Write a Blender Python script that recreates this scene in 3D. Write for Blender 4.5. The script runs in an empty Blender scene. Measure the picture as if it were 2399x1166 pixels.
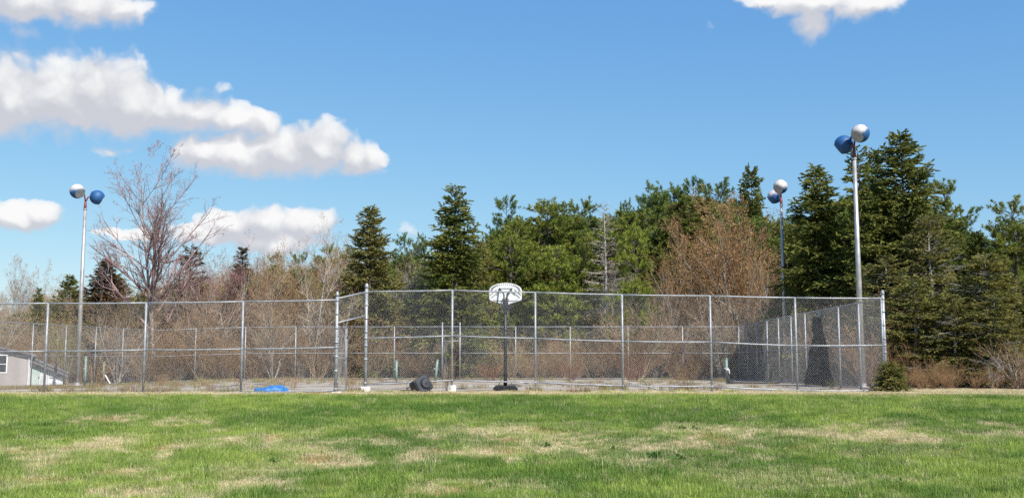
import bpy, math, random
import numpy as np
from mathutils import Vector, Matrix

# ------------------------------------------------------------------ camera, sky, sun, exposure
SC = bpy.context.scene
COL = SC.collection
R = math.radians
CAM_Z = 0.94
PITCH = R(6.28)
FPX = 2424.0                                   # focal length in photo pixels (photo 2399 x 1166)

cam_d = bpy.data.cameras.new('camera')
cam = bpy.data.objects.new('camera', cam_d); COL.objects.link(cam)
cam.location = (0, 0, CAM_Z)
cam.rotation_euler = (R(90) + PITCH, 0, 0)
cam_d.sensor_width = 36.0
cam_d.lens = 36.0 * FPX / 2399.0
cam_d.clip_end = 6000
SC.camera = cam

SUN_AZ, SUN_EL = R(147), R(46)                 # azimuth clockwise from +Y (the view direction)
sun_vec = Vector((math.sin(SUN_AZ)*math.cos(SUN_EL), math.cos(SUN_AZ)*math.cos(SUN_EL), math.sin(SUN_EL)))
sun_d = bpy.data.lights.new('sun', 'SUN'); sun_d.energy = 4.8; sun_d.angle = R(0.5); sun_d.color = (1.0, 0.955, 0.88)
sun = bpy.data.objects.new('sun', sun_d); COL.objects.link(sun)
sun.rotation_euler = sun_vec.to_track_quat('Z', 'Y').to_euler(); sun.location = (20, -20, 40)

SC.view_settings.view_transform = 'Standard'
SC.view_settings.look = 'None'
SC.view_settings.exposure = 0.6
SC.view_settings.gamma = 1.0
SC.view_settings.use_curve_mapping = False
SC.render.engine = 'CYCLES'
SC.cycles.max_bounces = 6
SC.cycles.diffuse_bounces = 2
SC.cycles.transmission_bounces = 3
SC.cycles.glossy_bounces = 2
SC.cycles.use_denoising = False
SC.render.filter_size = 1.3


def at(px, py, Y):
    """world point seen at photo pixel (px, py) at forward distance Y"""
    a, b = px - 1199.5, 583.0 - py
    y = FPX*math.cos(PITCH) - b*math.sin(PITCH)
    z = FPX*math.sin(PITCH) + b*math.cos(PITCH)
    return Vector((a/y*Y, Y, CAM_Z + z/y*Y))


def azel(px, py):
    p = at(px, py, 1.0) - Vector((0, 0, CAM_Z))
    p.normalize()
    return math.atan2(p.x, p.y), math.asin(p.z)


def build_world():
    w = bpy.data.worlds.new('World'); SC.world = w; w.use_nodes = True
    nt = w.node_tree; N = nt.nodes; L = nt.links
    N.clear()
    out = N.new('ShaderNodeOutputWorld'); bg = N.new('ShaderNodeBackground')
    sky = N.new('ShaderNodeTexSky'); sky.sky_type = 'NISHITA'; sky.sun_disc = False
    sky.sun_elevation = SUN_EL; sky.sun_rotation = SUN_AZ
    sky.altitude = 0; sky.air_density = 1.0; sky.dust_density = 0.25; sky.ozone_density = 2.2
    bg.inputs['Strength'].default_value = 0.12
    # --- clouds: a field of soft lobes over azimuth and elevation, ragged by noise
    lobes = []

    def cl(*items, thin=0.0):
        for px, py, rx, ry in items:
            a, e = azel(px, py); lobes.append((a, e, 1.10*rx/2424.0, 1.12*ry/2424.0, thin))
    # top-left
    cl((60, 10, 130, 48), (200, 15, 110, 45), (290, 28, 60, 34))
    cl((65, 82, 50, 16), thin=.86)
    # the big bank
    cl((20, 230, 120, 85), (130, 225, 120, 90), (235, 215, 110, 95), (310, 240, 70, 80), (380, 262, 90, 50),
       (460, 270, 80, 42), (550, 280, 90, 34), (610, 285, 55, 32), (-100, 240, 130, 80))
    cl((485, 215, 55, 30), thin=.86)
    # the one under it
    cl((480, 362, 80, 44), (560, 362, 100, 48), (660, 355, 110, 52), (750, 345, 80, 60), (830, 370, 65, 40), (868, 362, 34, 30))
    # low left, low centre
    cl((30, 500, 80, 28), (90, 500, 55, 30))
    cl((540, 525, 70, 34), (620, 515, 75, 44), (720, 515, 80, 42), (480, 550, 90, 26), (640, 560, 140, 30), (300, 545, 80, 14))
    cl((945, 535, 60, 30), (270, 348, 60, 20), thin=.90)
    # top right
    cl((1800, 0, 60, 22), (1900, 8, 110, 32), (2030, 6, 70, 30))
    cl((1900, 58, 45, 45), (1990, 25, 90, 30), thin=.5)
    cl((1650, 73, 34, 18), thin=.92)
    # the same kind of cumulus goes on round the rest of the sky
    rg = random.Random(5)
    for k in range(9):
        a = R(34 + rg.random()*292); e = R(6 + rg.random()*34)
        for j in range(2):
            lobes.append((a + R(rg.uniform(-5, 5)), e + R(rg.uniform(-.6, .6)), R(rg.uniform(3, 6)), R(rg.uniform(1.2, 2.4)), 0.0))
    lobes = [((a - 2*math.pi if a > math.pi else a), e, rx, ry, th) for a, e, rx, ry, th in lobes]
    g = bpy.data.node_groups.new('cloud_field', 'ShaderNodeTree')
    g.interface.new_socket('P', in_out='INPUT', socket_type='NodeSocketVector')
    g.interface.new_socket('F', in_out='OUTPUT', socket_type='NodeSocketFloat')
    gi = g.nodes.new('NodeGroupInput'); go = g.nodes.new('NodeGroupOutput')
    acc = None
    for a, e, rx, ry, th in lobes:
        m = g.nodes.new('ShaderNodeVectorMath'); m.operation = 'MULTIPLY_ADD'
        m.inputs[1].default_value = (1/rx, 1/ry, 0); m.inputs[2].default_value = (-a/rx, -e/ry, th)
        g.links.new(gi.outputs[0], m.inputs[0])
        ln = g.nodes.new('ShaderNodeVectorMath'); ln.operation = 'LENGTH'
        g.links.new(m.outputs[0], ln.inputs[0])
        if acc is None:
            acc = ln.outputs['Value']
        else:
            mn = g.nodes.new('ShaderNodeMath'); mn.operation = 'SMOOTH_MIN'; mn.inputs[2].default_value = 0.25
            g.links.new(acc, mn.inputs[0]); g.links.new(ln.outputs['Value'], mn.inputs[1]); acc = mn.outputs[0]
    g.links.new(acc, go.inputs[0])

    def math_(op, a, b=None, c=None, clamp=False):
        n = N.new('ShaderNodeMath'); n.operation = op; n.use_clamp = clamp
        for i, v in enumerate((a, b, c)):
            if v is None: continue
            if isinstance(v, (int, float)): n.inputs[i].default_value = v
            else: L.new(v, n.inputs[i])
        return n.outputs[0]

    def noise(vec, scale, detail, rough=0.55, out='Fac'):
        n = N.new('ShaderNodeTexNoise'); n.inputs['Scale'].default_value = scale
        n.inputs['Detail'].default_value = detail; n.inputs['Roughness'].default_value = rough
        L.new(vec, n.inputs['Vector']); return n.outputs[out]

    def smooth(v, lo, hi):
        n = N.new('ShaderNodeMapRange'); n.interpolation_type = 'SMOOTHSTEP'
        L.new(v, n.inputs[0]); n.inputs[1].default_value = lo; n.inputs[2].default_value = hi
        return n.outputs[0]
    tc = N.new('ShaderNodeTexCoord'); sp = N.new('ShaderNodeSeparateXYZ'); L.new(tc.outputs['Generated'], sp.inputs[0])
    az = math_('ARCTAN2', sp.outputs[0], sp.outputs[1]); el = math_('ARCSINE', sp.outputs[2])
    cb = N.new('ShaderNodeCombineXYZ'); L.new(az, cb.inputs[0]); L.new(el, cb.inputs[1])
    P0 = cb.outputs[0]
    # ragged coordinates
    def warp(p, scale, amp, detail):
        n = noise(p, scale, detail, 0.6, 'Color')
        s = N.new('ShaderNodeVectorMath'); s.operation = 'SUBTRACT'; L.new(n, s.inputs[0]); s.inputs[1].default_value = (.5, .5, .5)
        m = N.new('ShaderNodeVectorMath'); m.operation = 'MULTIPLY_ADD'; L.new(s.outputs[0], m.inputs[0])
        m.inputs[1].default_value = (amp, amp*0.8, 0); L.new(p, m.inputs[2]); return m.outputs[0]
    P = warp(warp(P0, 22, 0.030, 2), 70, 0.012, 4)
    f = N.new('ShaderNodeGroup'); f.node_tree = g; L.new(P, f.inputs[0])
    up = N.new('ShaderNodeVectorMath'); up.operation = 'ADD'; L.new(P, up.inputs[0]); up.inputs[1].default_value = (0.004, 0.013, 0)
    f2 = N.new('ShaderNodeGroup'); f2.node_tree = g; L.new(up.outputs[0], f2.inputs[0])
    nz = noise(P0, 45, 9, 0.66)
    nz2 = noise(P0, 16, 3, 0.5)
    def puff(scale):
        v_ = N.new('ShaderNodeTexVoronoi'); v_.feature = 'SMOOTH_F1'; v_.inputs['Scale'].default_value = scale; v_.inputs['Smoothness'].default_value = 0.35
        v_.inputs['Detail'].default_value = 2.0; v_.inputs['Roughness'].default_value = 0.6
        L.new(P, v_.inputs['Vector']); return v_.outputs['Distance']
    pf = math_('SUBTRACT', puff(34), 0.42)
    dist = math_('ADD', f.outputs[0], math_('MULTIPLY', math_('SUBTRACT', nz, 0.5), 0.40))
    dist = math_('ADD', dist, math_('MULTIPLY', pf, 0.36))
    lit = math_('SUBTRACT', f2.outputs[0], f.outputs[0])
    lit = math_('ADD', lit, math_('MULTIPLY', math_('SUBTRACT', nz2, 0.5), 0.7))
    lit = math_('ADD', lit, math_('MULTIPLY', math_('SUBTRACT', nz, 0.5), 0.5))
    lit = math_('SUBTRACT', lit, math_('MULTIPLY', pf, 0.55))
    lit = smooth(lit, -0.50, 0.42)
    edge_ = N.new('ShaderNodeMapRange'); edge_.interpolation_type = 'SMOOTHSTEP'; L.new(dist, edge_.inputs[0]); edge_.inputs[1].default_value = 1.27
    L.new(math_('MULTIPLY_ADD', lit, 0.26, 0.74), edge_.inputs[2])
    dens = math_('MULTIPLY', edge_.outputs[0], math_('ADD', 0.74, math_('MULTIPLY', smooth(dist, 1.15, 0.70), 0.26)))
    cm = N.new('ShaderNodeMix'); cm.data_type = 'RGBA'; L.new(lit, cm.inputs[0])
    cm.inputs[6].default_value = (3.35, 3.45, 3.80, 1); cm.inputs[7].default_value = (5.3, 5.3, 5.3, 1)
    # clear-air response of the sky, channel by channel
    ss = N.new('ShaderNodeSeparateColor'); L.new(sky.outputs[0], ss.inputs[0])
    sc_ = N.new('ShaderNodeCombineColor')
    for k_, (gain, pw_) in enumerate(((0.543, 1.0), (1.088, 0.70), (2.459, 0.35))):
        L.new(math_('MULTIPLY', math_('POWER', ss.outputs[k_], pw_), gain), sc_.inputs[k_])
    mx = N.new('ShaderNodeMix'); mx.data_type = 'RGBA'; L.new(dens, mx.inputs[0])
    L.new(sc_.outputs[0], mx.inputs[6]); L.new(cm.outputs[2], mx.inputs[7])
    L.new(mx.outputs[2], bg.inputs['Color']); L.new(bg.outputs[0], out.inputs['Surface'])
    w.cycles.sampling_method = 'MANUAL'; w.cycles.sample_map_resolution = 512


build_world()

# ------------------------------------------------------------------ helpers
rng = np.random.default_rng(11)


def sstep(a, b, x):
    t = np.clip((np.asarray(x, float) - a)/(b - a), 0, 1); return t*t*(3 - 2*t)


def new_mesh(name, V, F, smooth=False):
    V = np.asarray(V, np.float32).reshape(-1, 3)
    me = bpy.data.meshes.new(name)
    if isinstance(F, np.ndarray):
        n, k = F.shape
        me.vertices.add(len(V)); me.vertices.foreach_set('co', V.ravel())
        me.loops.add(n*k); me.loops.foreach_set('vertex_index', F.astype(np.int32).ravel())
        me.polygons.add(n); me.polygons.foreach_set('loop_start', np.arange(0, n*k, k, dtype=np.int32))
        me.polygons.foreach_set('loop_total', np.full(n, k, np.int32))
        me.update(calc_edges=True)
    else:
        me.from_pydata(V.tolist(), [], F); me.update()
    if smooth:
        me.polygons.foreach_set('use_smooth', np.ones(len(me.polygons), bool))
    return me


def link(name, me, mat=None, parent=None, loc=None):
    o = bpy.data.objects.new(name, me); COL.objects.link(o)
    if mat is not None and me is not None and not me.materials: me.materials.append(mat)
    if parent is not None: o.parent = parent
    if loc is not None: o.location = loc
    return o


def empty(name, loc=(0, 0, 0), rz=0.0):
    o = bpy.data.objects.new(name, None); COL.objects.link(o); o.location = loc; o.rotation_euler = (0, 0, rz)
    o.empty_display_size = 0.2
    return o


def tag(o, label=None, cat=None, group=None, kind=None):
    if label: o['label'] = label
    if cat: o['category'] = cat
    if group: o['group'] = group
    if kind: o['kind'] = kind
    return o


def norm(v):
    return v/np.maximum(np.linalg.norm(v, axis=-1, keepdims=True), 1e-9)


def prisms(A, B, ra, rb, n=3):
    """every segment A->B as an n-sided tapered prism; returns V, F(quads)"""
    A = np.asarray(A, float).reshape(-1, 3); B = np.asarray(B, float).reshape(-1, 3); m = len(A)
    ra = np.broadcast_to(np.asarray(ra, float), (m,)); rb = np.broadcast_to(np.asarray(rb, float), (m,))
    d = norm(B - A)
    ref = np.where(np.abs(d[:, 2:3]) > 0.9, np.array([[1.0, 0, 0]]), np.array([[0, 0, 1.0]]))
    u = norm(np.cross(d, ref)); v = np.cross(d, u)
    V = np.zeros((m, 2, n, 3))
    for k in range(n):
        a = 2*math.pi*k/n
        q = math.cos(a)*u + math.sin(a)*v
        V[:, 0, k] = A + q*ra[:, None]; V[:, 1, k] = B + q*rb[:, None]
    base = (np.arange(m)*2*n)[:, None]
    F = []
    for k in range(n):
        k2 = (k+1) % n
        F.append(np.concatenate([base+k, base+k2, base+n+k2, base+n+k], 1))
    return V.reshape(-1, 3), np.stack(F, 1).reshape(-1, 4)


class MB:
    """small mesh builder: boxes, pipes, lathes, prisms of an outline"""
    def __init__(s): s.v = []; s.f = []

    def add(s, V, F):
        b = len(s.v); s.v += [tuple(map(float, p)) for p in V]; s.f += [tuple(int(i)+b for i in f) for f in F]; return s

    def box(s, c, d, rot=None, taper=1.0):
        x, y, z = d[0]/2, d[1]/2, d[2]/2
        P = [Vector((sx*x*(taper if sz > 0 else 1), sy*y*(taper if sz > 0 else 1), sz*z)) for sz in (-1, 1) for sy in (-1, 1) for sx in (-1, 1)]
        if rot is not None: P = [rot @ p for p in P]
        c = Vector(c)
        return s.add([p + c for p in P], [(0, 2, 3, 1), (4, 5, 7, 6), (0, 1, 5, 4), (2, 6, 7, 3), (0, 4, 6, 2), (1, 3, 7, 5)])

    def tube(s, pts, rad, n=10, cap=True):
        pts = [Vector(p) for p in pts]
        rad = [rad]*len(pts) if isinstance(rad, (int, float)) else rad
        V = []; u = None
        for i, p in enumerate(pts):
            d = (pts[min(i+1, len(pts)-1)] - pts[max(i-1, 0)]).normalized()
            if u is None:
                u = d.cross(Vector((0, 0, 1)) if abs(d.z) < .9 else Vector((1, 0, 0))).normalized()
            else:
                u = (u - d*u.dot(d)).normalized()
            w = d.cross(u)
            V += [p + (u*math.cos(2*math.pi*k/n) + w*math.sin(2*math.pi*k/n))*rad[i] for k in range(n)]
        F = [(i*n+k, i*n+(k+1) % n, (i+1)*n+(k+1) % n, (i+1)*n+k) for i in range(len(pts)-1) for k in range(n)]
        if cap: F += [tuple(range(n-1, -1, -1)), tuple(range((len(pts)-1)*n, len(pts)*n))]
        return s.add(V, F)

    def lathe(s, prof, n=24, M=None):
        V = [Vector((r*math.cos(2*math.pi*k/n), r*math.sin(2*math.pi*k/n), z)) for r, z in prof for k in range(n)]
        if M is not None: V = [M @ p for p in V]
        F = [(i*n+k, i*n+(k+1) % n, (i+1)*n+(k+1) % n, (i+1)*n+k) for i in range(len(prof)-1) for k in range(n)]
        F += [tuple(range(n-1, -1, -1)), tuple(range((len(prof)-1)*n, len(prof)*n))]
        return s.add(V, F)

    def prism(s, outline, y0, y1, M=None):
        n = len(outline)
        V = [Vector((x, y, z)) for y in (y0, y1) for x, z in outline]
        if M is not None: V = [M @ p for p in V]
        F = [tuple(range(n)), tuple(range(2*n-1, n-1, -1))] + [(k, n+k, n+(k+1) % n, (k+1) % n) for k in range(n)]
        return s.add(V, F)

    def build(s, name, mat, parent=None, smooth=False, bevel=0.0):
        me = new_mesh(name, s.v, s.f, smooth)
        o = link(name, me, mat, parent)
        if bevel:
            m = o.modifiers.new('bevel', 'BEVEL'); m.width = bevel; m.segments = 2; m.limit_method = 'ANGLE'
        return o


# ------------------------------------------------------------------ materials
def mat_new(name):
    m = bpy.data.materials.new(name); m.use_nodes = True
    nt = m.node_tree
    return m, nt, nt.nodes, nt.links, nt.nodes['Principled BSDF']


def mat_noise(name, c1, c2, scale=4.0, rough=0.6, metal=0.0, detail=5, bump=0.0, bscale=None, coords='Object', lo=0.35, hi=0.65, spec=0.4):
    m, nt, N, L, b = mat_new(name)
    tc = N.new('ShaderNodeTexCoord'); n = N.new('ShaderNodeTexNoise'); n.inputs['Scale'].default_value = scale; n.inputs['Detail'].default_value = detail
    L.new(tc.outputs[coords], n.inputs['Vector'])
    mr = N.new('ShaderNodeMapRange'); L.new(n.outputs['Fac'], mr.inputs[0]); mr.inputs[1].default_value = lo; mr.inputs[2].default_value = hi
    mx = N.new('ShaderNodeMix'); mx.data_type = 'RGBA'; L.new(mr.outputs[0], mx.inputs[0])
    mx.inputs[6].default_value = (*c1, 1); mx.inputs[7].default_value = (*c2, 1)
    L.new(mx.outputs[2], b.inputs['Base Color'])
    b.inputs['Roughness'].default_value = rough; b.inputs['Metallic'].default_value = metal; b.inputs['Specular IOR Level'].default_value = spec
    if bump:
        n2 = N.new('ShaderNodeTexNoise'); n2.inputs['Scale'].default_value = bscale or scale*4; n2.inputs['Detail'].default_value = 6
        L.new(tc.outputs[coords], n2.inputs['Vector'])
        bp = N.new('ShaderNodeBump'); bp.inputs['Strength'].default_value = bump; bp.inputs['Distance'].default_value = 0.02
        L.new(n2.outputs['Fac'], bp.inputs['Height']); L.new(bp.outputs[0], b.inputs['Normal'])
    return m


def mat_leaf(name, c1, c2, c3, scale=0.9, transl=0.25, rnd=0.5):
    """foliage: two greens in patches, a third by tree, thin faces that let some light through"""
    m, nt, N, L, b = mat_new(name)
    out = N['Material Output']; N.remove(b)
    g = N.new('ShaderNodeNewGeometry'); n = N.new('ShaderNodeTexNoise'); n.inputs['Scale'].default_value = scale; n.inputs['Detail'].default_value = 4
    L.new(g.outputs['Position'], n.inputs['Vector'])
    mr = N.new('ShaderNodeMapRange'); L.new(n.outputs['Fac'], mr.inputs[0]); mr.inputs[1].default_value = .38; mr.inputs[2].default_value = .62
    mx = N.new('ShaderNodeMix'); mx.data_type = 'RGBA'; L.new(mr.outputs[0], mx.inputs[0])
    mx.inputs[6].default_value = (*c1, 1); mx.inputs[7].default_value = (*c2, 1)
    oi = N.new('ShaderNodeObjectInfo'); mu = N.new('ShaderNodeMath'); mu.operation = 'MULTIPLY'; L.new(oi.outputs['Random'], mu.inputs[0]); mu.inputs[1].default_value = rnd
    m2 = N.new('ShaderNodeMix'); m2.data_type = 'RGBA'; L.new(mu.outputs[0], m2.inputs[0]); L.new(mx.outputs[2], m2.inputs[6]); m2.inputs[7].default_value = (*c3, 1)
    # each spray a little lighter or darker than the next
    isl = N.new('ShaderNodeMath'); isl.operation = 'MULTIPLY_ADD'; L.new(g.outputs['Random Per Island'], isl.inputs[0]); isl.inputs[1].default_value = 0.9; isl.inputs[2].default_value = 0.55
    m3 = N.new('ShaderNodeMix'); m3.data_type = 'RGBA'; m3.blend_type = 'MULTIPLY'; m3.inputs[0].default_value = 1; L.new(m2.outputs[2], m3.inputs[6]); L.new(isl.outputs[0], m3.inputs[7])
    d = N.new('ShaderNodeBsdfDiffuse'); t = N.new('ShaderNodeBsdfTranslucent'); ms = N.new('ShaderNodeMixShader'); ms.inputs[0].default_value = transl
    L.new(m3.outputs[2], d.inputs['Color']); L.new(m3.outputs[2], t.inputs['Color'])
    L.new(d.outputs[0], ms.inputs[1]); L.new(t.outputs[0], ms.inputs[2]); L.new(ms.outputs[0], out.inputs['Surface'])
    return m


def mat_tinted(name, rough=0.6, transl=0.3, island=True):
    """blades whose colour is carried by each instanced tuft"""
    m, nt, N, L, b = mat_new(name)
    out = N['Material Output']; N.remove(b)
    a = N.new('ShaderNodeAttribute'); a.attribute_type = 'INSTANCER'; a.attribute_name = 'col'
    g = N.new('ShaderNodeNewGeometry')
    isl = N.new('ShaderNodeMath'); isl.operation = 'MULTIPLY_ADD'; L.new(g.outputs['Random Per Island'], isl.inputs[0]); isl.inputs[1].default_value = 0.8; isl.inputs[2].default_value = 0.6
    m3 = N.new('ShaderNodeMix'); m3.data_type = 'RGBA'; m3.blend_type = 'MULTIPLY'; m3.inputs[0].default_value = 1; L.new(a.outputs['Color'], m3.inputs[6]); L.new(isl.outputs[0], m3.inputs[7])
    d = N.new('ShaderNodeBsdfDiffuse'); t = N.new('ShaderNodeBsdfTranslucent'); ms = N.new('ShaderNodeMixShader'); ms.inputs[0].default_value = transl
    L.new(m3.outputs[2], d.inputs['Color']); L.new(m3.outputs[2], t.inputs['Color'])
    L.new(d.outputs[0], ms.inputs[1]); L.new(t.outputs[0], ms.inputs[2]); L.new(ms.outputs[0], out.inputs['Surface'])
    return m


def mat_plain(name, c, rough=0.5, metal=0.0, spec=0.5):
    m, nt, N, L, b = mat_new(name)
    b.inputs['Base Color'].default_value = (*c, 1); b.inputs['Roughness'].default_value = rough; b.inputs['Metallic'].default_value = metal
    b.inputs['Specular IOR Level'].default_value = spec
    return m


M = {}
M['galv'] = mat_noise('galvanised_pipe', (0.26, 0.27, 0.29), (0.40, 0.41, 0.43), 6, 0.5, 0.35, bump=0.1)
M['wire'] = mat_noise('chain_link_wire', (0.30, 0.30, 0.30), (0.44, 0.43, 0.42), 2, 0.6, 0.15)
M['oldwire'] = mat_noise('weathered_chain_link_wire', (0.30, 0.29, 0.29), (0.42, 0.41, 0.40), 2, 0.7, 0.05)
M['oldpipe'] = mat_noise('weathered_pipe', (0.20, 0.20, 0.21), (0.36, 0.36, 0.38), 5, 0.55, 0.4)
M['pole'] = mat_noise('aluminium_pole', (0.34, 0.32, 0.31), (0.50, 0.47, 0.45), 3, 0.42, 0.5)
M['rustarm'] = mat_noise('oxide_red_bracket', (0.16, 0.035, 0.04), (0.24, 0.06, 0.06), 7, 0.6)
M['concrete'] = mat_noise('pale_concrete', (0.50, 0.46, 0.40), (0.68, 0.64, 0.57), 7, 0.85, bump=0.5, bscale=18)
M['black'] = mat_noise('black_plastic', (0.012, 0.013, 0.016), (0.022, 0.023, 0.028), 5, 0.45, bump=0.1)
M['greyplastic'] = mat_noise('dark_grey_plastic', (0.020, 0.023, 0.030), (0.034, 0.038, 0.046), 5, 0.5)
M['blackpipe'] = mat_noise('black_painted_steel', (0.014, 0.014, 0.017), (0.03, 0.03, 0.034), 8, 0.42)
M['white'] = mat_noise('white_plastic', (0.60, 0.60, 0.61), (0.68, 0.68, 0.68), 3, 0.6)
M['slot'] = mat_plain('slot_shade_grey', (0.11, 0.11, 0.12), 0.8)
M['orange'] = mat_plain('orange_rim_paint', (0.55, 0.10, 0.03), 0.45)
M['netpost'] = mat_noise('faded_green_paint', (0.14, 0.22, 0.19), (0.24, 0.33, 0.29), 6, 0.6)
M['tarp'] = mat_noise('blue_tarpaulin', (0.010, 0.11, 0.36), (0.035, 0.21, 0.52), 16, 0.42, bump=0.9, bscale=14)
M['cloth'] = mat_noise('porous_black', (0.012, 0.012, 0.013), (0.024, 0.024, 0.024), 4, 0.9)  # near-black for the strip by the side fence, partly transparent
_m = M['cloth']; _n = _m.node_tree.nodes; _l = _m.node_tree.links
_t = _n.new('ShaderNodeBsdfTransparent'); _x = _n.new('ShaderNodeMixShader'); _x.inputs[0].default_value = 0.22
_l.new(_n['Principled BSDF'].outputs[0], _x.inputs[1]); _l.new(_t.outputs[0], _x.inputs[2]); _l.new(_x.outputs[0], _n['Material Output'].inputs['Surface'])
M['rag'] = mat_noise('dirty_white_cloth', (0.55, 0.54, 0.52), (0.74, 0.73, 0.70), 8, 0.9)
M['clap'] = mat_noise('weathered_pink_clapboard', (0.28, 0.25, 0.245), (0.40, 0.365, 0.355), 3, 0.8)
M['shedtrim'] = mat_plain('white_trim_paint', (0.78, 0.78, 0.76), 0.6)
M['sheddoor'] = mat_noise('pale_green_board', (0.30, 0.40, 0.37), (0.44, 0.50, 0.48), 2, 0.7)
M['shedgrey'] = mat_noise('pale_grey_board', (0.42, 0.42, 0.44), (0.58, 0.58, 0.60), 3, 0.7)
M['roof'] = mat_noise('grey_shingle', (0.10, 0.09, 0.10), (0.18, 0.17, 0.18), 12, 0.9, bump=0.3)
M['glass'] = mat_plain('dark_pane', (0.02, 0.03, 0.04), 0.1)
M['lens'] = mat_noise('frosted_lens', (0.26, 0.25, 0.23), (0.36, 0.35, 0.32), 5, 0.35)
M['darklens'] = mat_plain('dark_lamp_opening', (0.05, 0.05, 0.055), 0.4)
M['line'] = mat_noise('worn_white_line', (0.42, 0.40, 0.37), (0.62, 0.60, 0.57), 6, 0.8)
M['barkgrey'] = mat_noise('pale_grey_bark', (0.21, 0.19, 0.165), (0.44, 0.40, 0.35), 5, 0.9)
M['barkdark'] = mat_noise('dark_conifer_bark', (0.05, 0.042, 0.036), (0.13, 0.115, 0.10), 4, 0.95)
M['barkdead'] = mat_noise('silvery_dead_bark', (0.26, 0.24, 0.22), (0.44, 0.41, 0.38), 4, 0.9)
M['twigtan'] = mat_leaf('tan_twigs', (0.28, 0.185, 0.10), (0.41, 0.30, 0.185), (0.31, 0.18, 0.10), 0.6, 0.0, 0.6)
M['twigbrown'] = mat_leaf('brown_budding_twigs', (0.26, 0.145, 0.072), (0.36, 0.225, 0.115), (0.29, 0.20, 0.11), 0.5, 0.1, 0.5)
M['twiggrey'] = mat_leaf('grey_twigs', (0.30, 0.26, 0.235), (0.45, 0.40, 0.36), (0.38, 0.31, 0.26), 0.6, 0.0, 0.5)
M['twigpink'] = mat_leaf('pink_budding_twigs', (0.27, 0.13, 0.13), (0.29, 0.19, 0.17), (0.26, 0.19, 0.17), 0.5, 0.1, 0.4)
M['maplebark'] = mat_noise('grey_maple_bark', (0.20, 0.18, 0.165), (0.38, 0.35, 0.32), 5, 0.9)
M['twigmaple'] = mat_leaf('maple_twigs_in_bud', (0.31, 0.19, 0.19), (0.36, 0.275, 0.26), (0.32, 0.22, 0.215), 0.5, 0.1, 0.3)
M['twigred'] = mat_leaf('red_stems', (0.22, 0.085, 0.06), (0.26, 0.14, 0.09), (0.20, 0.12, 0.08), 1.2, 0.05, 0.5)
M['spruce'] = mat_leaf('spruce_needles', (0.105, 0.140, 0.038), (0.240, 0.240, 0.058), (0.165, 0.172, 0.052), 1.0, 0.30, 0.5)
M['olive'] = mat_leaf('olive_spruce_needles', (0.165, 0.178, 0.050), (0.290, 0.265, 0.078), (0.220, 0.195, 0.080), 0.9, 0.30, 0.5)
M['pine'] = mat_leaf('pine_needles', (0.150, 0.200, 0.042), (0.290, 0.295, 0.056), (0.165, 0.205, 0.055), 0.7, 0.32, 0.6)
M['brightpine'] = mat_leaf('young_pine_needles', (0.205, 0.265, 0.050), (0.315, 0.335, 0.066), (0.235, 0.27, 0.055), 0.7, 0.34, 0.4)
M['farpine'] = mat_leaf('blue_green_pine_needles', (0.105, 0.165, 0.052), (0.195, 0.245, 0.062), (0.140, 0.185, 0.07), 0.6, 0.30, 0.5)
M['rustneedle'] = mat_leaf('rusty_needles', (0.085, 0.060, 0.032), (0.120, 0.075, 0.040), (0.06, 0.07, 0.03), 0.9, 0.12, 0.4)
M['yellowleaf'] = mat_leaf('yellow_green_new_leaves', (0.26, 0.24, 0.05), (0.34, 0.28, 0.06), (0.25, 0.25, 0.07), 0.9, 0.3, 0.4)
M['blade'] = mat_tinted('grass_blade')

# lamp shell: sky-blue paint bleached white where it faces up
def mat_shell(name, bleach, hi):
    m, nt, N, L, b = mat_new(name)
    tc = N.new('ShaderNodeTexCoord'); sp = N.new('ShaderNodeSeparateXYZ'); L.new(tc.outputs['Object'], sp.inputs[0])
    n = N.new('ShaderNodeTexNoise'); n.inputs['Scale'].default_value = 5; n.inputs['Detail'].default_value = 4; L.new(tc.outputs['Object'], n.inputs['Vector'])
    dp = N.new('ShaderNodeVectorMath'); dp.operation = 'DOT_PRODUCT'; L.new(tc.outputs['Object'], dp.inputs[0]); dp.inputs[1].default_value = bleach
    ad = N.new('ShaderNodeMath'); ad.operation = 'MULTIPLY_ADD'; L.new(n.outputs['Fac'], ad.inputs[0]); ad.inputs[1].default_value = 0.14; L.new(dp.outputs['Value'], ad.inputs[2])
    mr = N.new('ShaderNodeMapRange'); mr.interpolation_type = 'SMOOTHSTEP'; L.new(ad.outputs[0], mr.inputs[0]); mr.inputs[1].default_value = hi; mr.inputs[2].default_value = hi + 0.24
    mx = N.new('ShaderNodeMix'); mx.data_type = 'RGBA'; L.new(mr.outputs[0], mx.inputs[0])
    mx.inputs[6].default_value = (0.016, 0.095, 0.27, 1); mx.inputs[7].default_value = (0.56, 0.52, 0.50, 1)
    gn = N.new('ShaderNodeTexNoise'); gn.inputs['Scale'].default_value = 9; gn.inputs['Detail'].default_value = 7
    gm = N.new('ShaderNodeMapRange'); L.new(gn.outputs['Fac'], gm.inputs[0]); gm.inputs[1].default_value = .35; gm.inputs[2].default_value = .7; gm.inputs[3].default_value = 1.0; gm.inputs[4].default_value = .74
    mp = N.new('ShaderNodeMapping'); mp.inputs['Scale'].default_value = (1, 1, .25); L.new(tc.outputs['Object'], mp.inputs['Vector']); L.new(mp.outputs[0], gn.inputs['Vector'])
    mg = N.new('ShaderNodeMix'); mg.data_type = 'RGBA'; mg.blend_type = 'MULTIPLY'; mg.inputs[0].default_value = 1; L.new(mx.outputs[2], mg.inputs[6]); L.new(gm.outputs[0], mg.inputs[7])
    L.new(mg.outputs[2], b.inputs['Base Color']); b.inputs['Roughness'].default_value = 0.58
    return m


# ------------------------------------------------------------------ ground, court
CNL, CNR, CFR, CFL = (-25.2, 33.0), (12.35, 34.6), (13.1, 60.0), (-21.05, 60.0)


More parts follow.
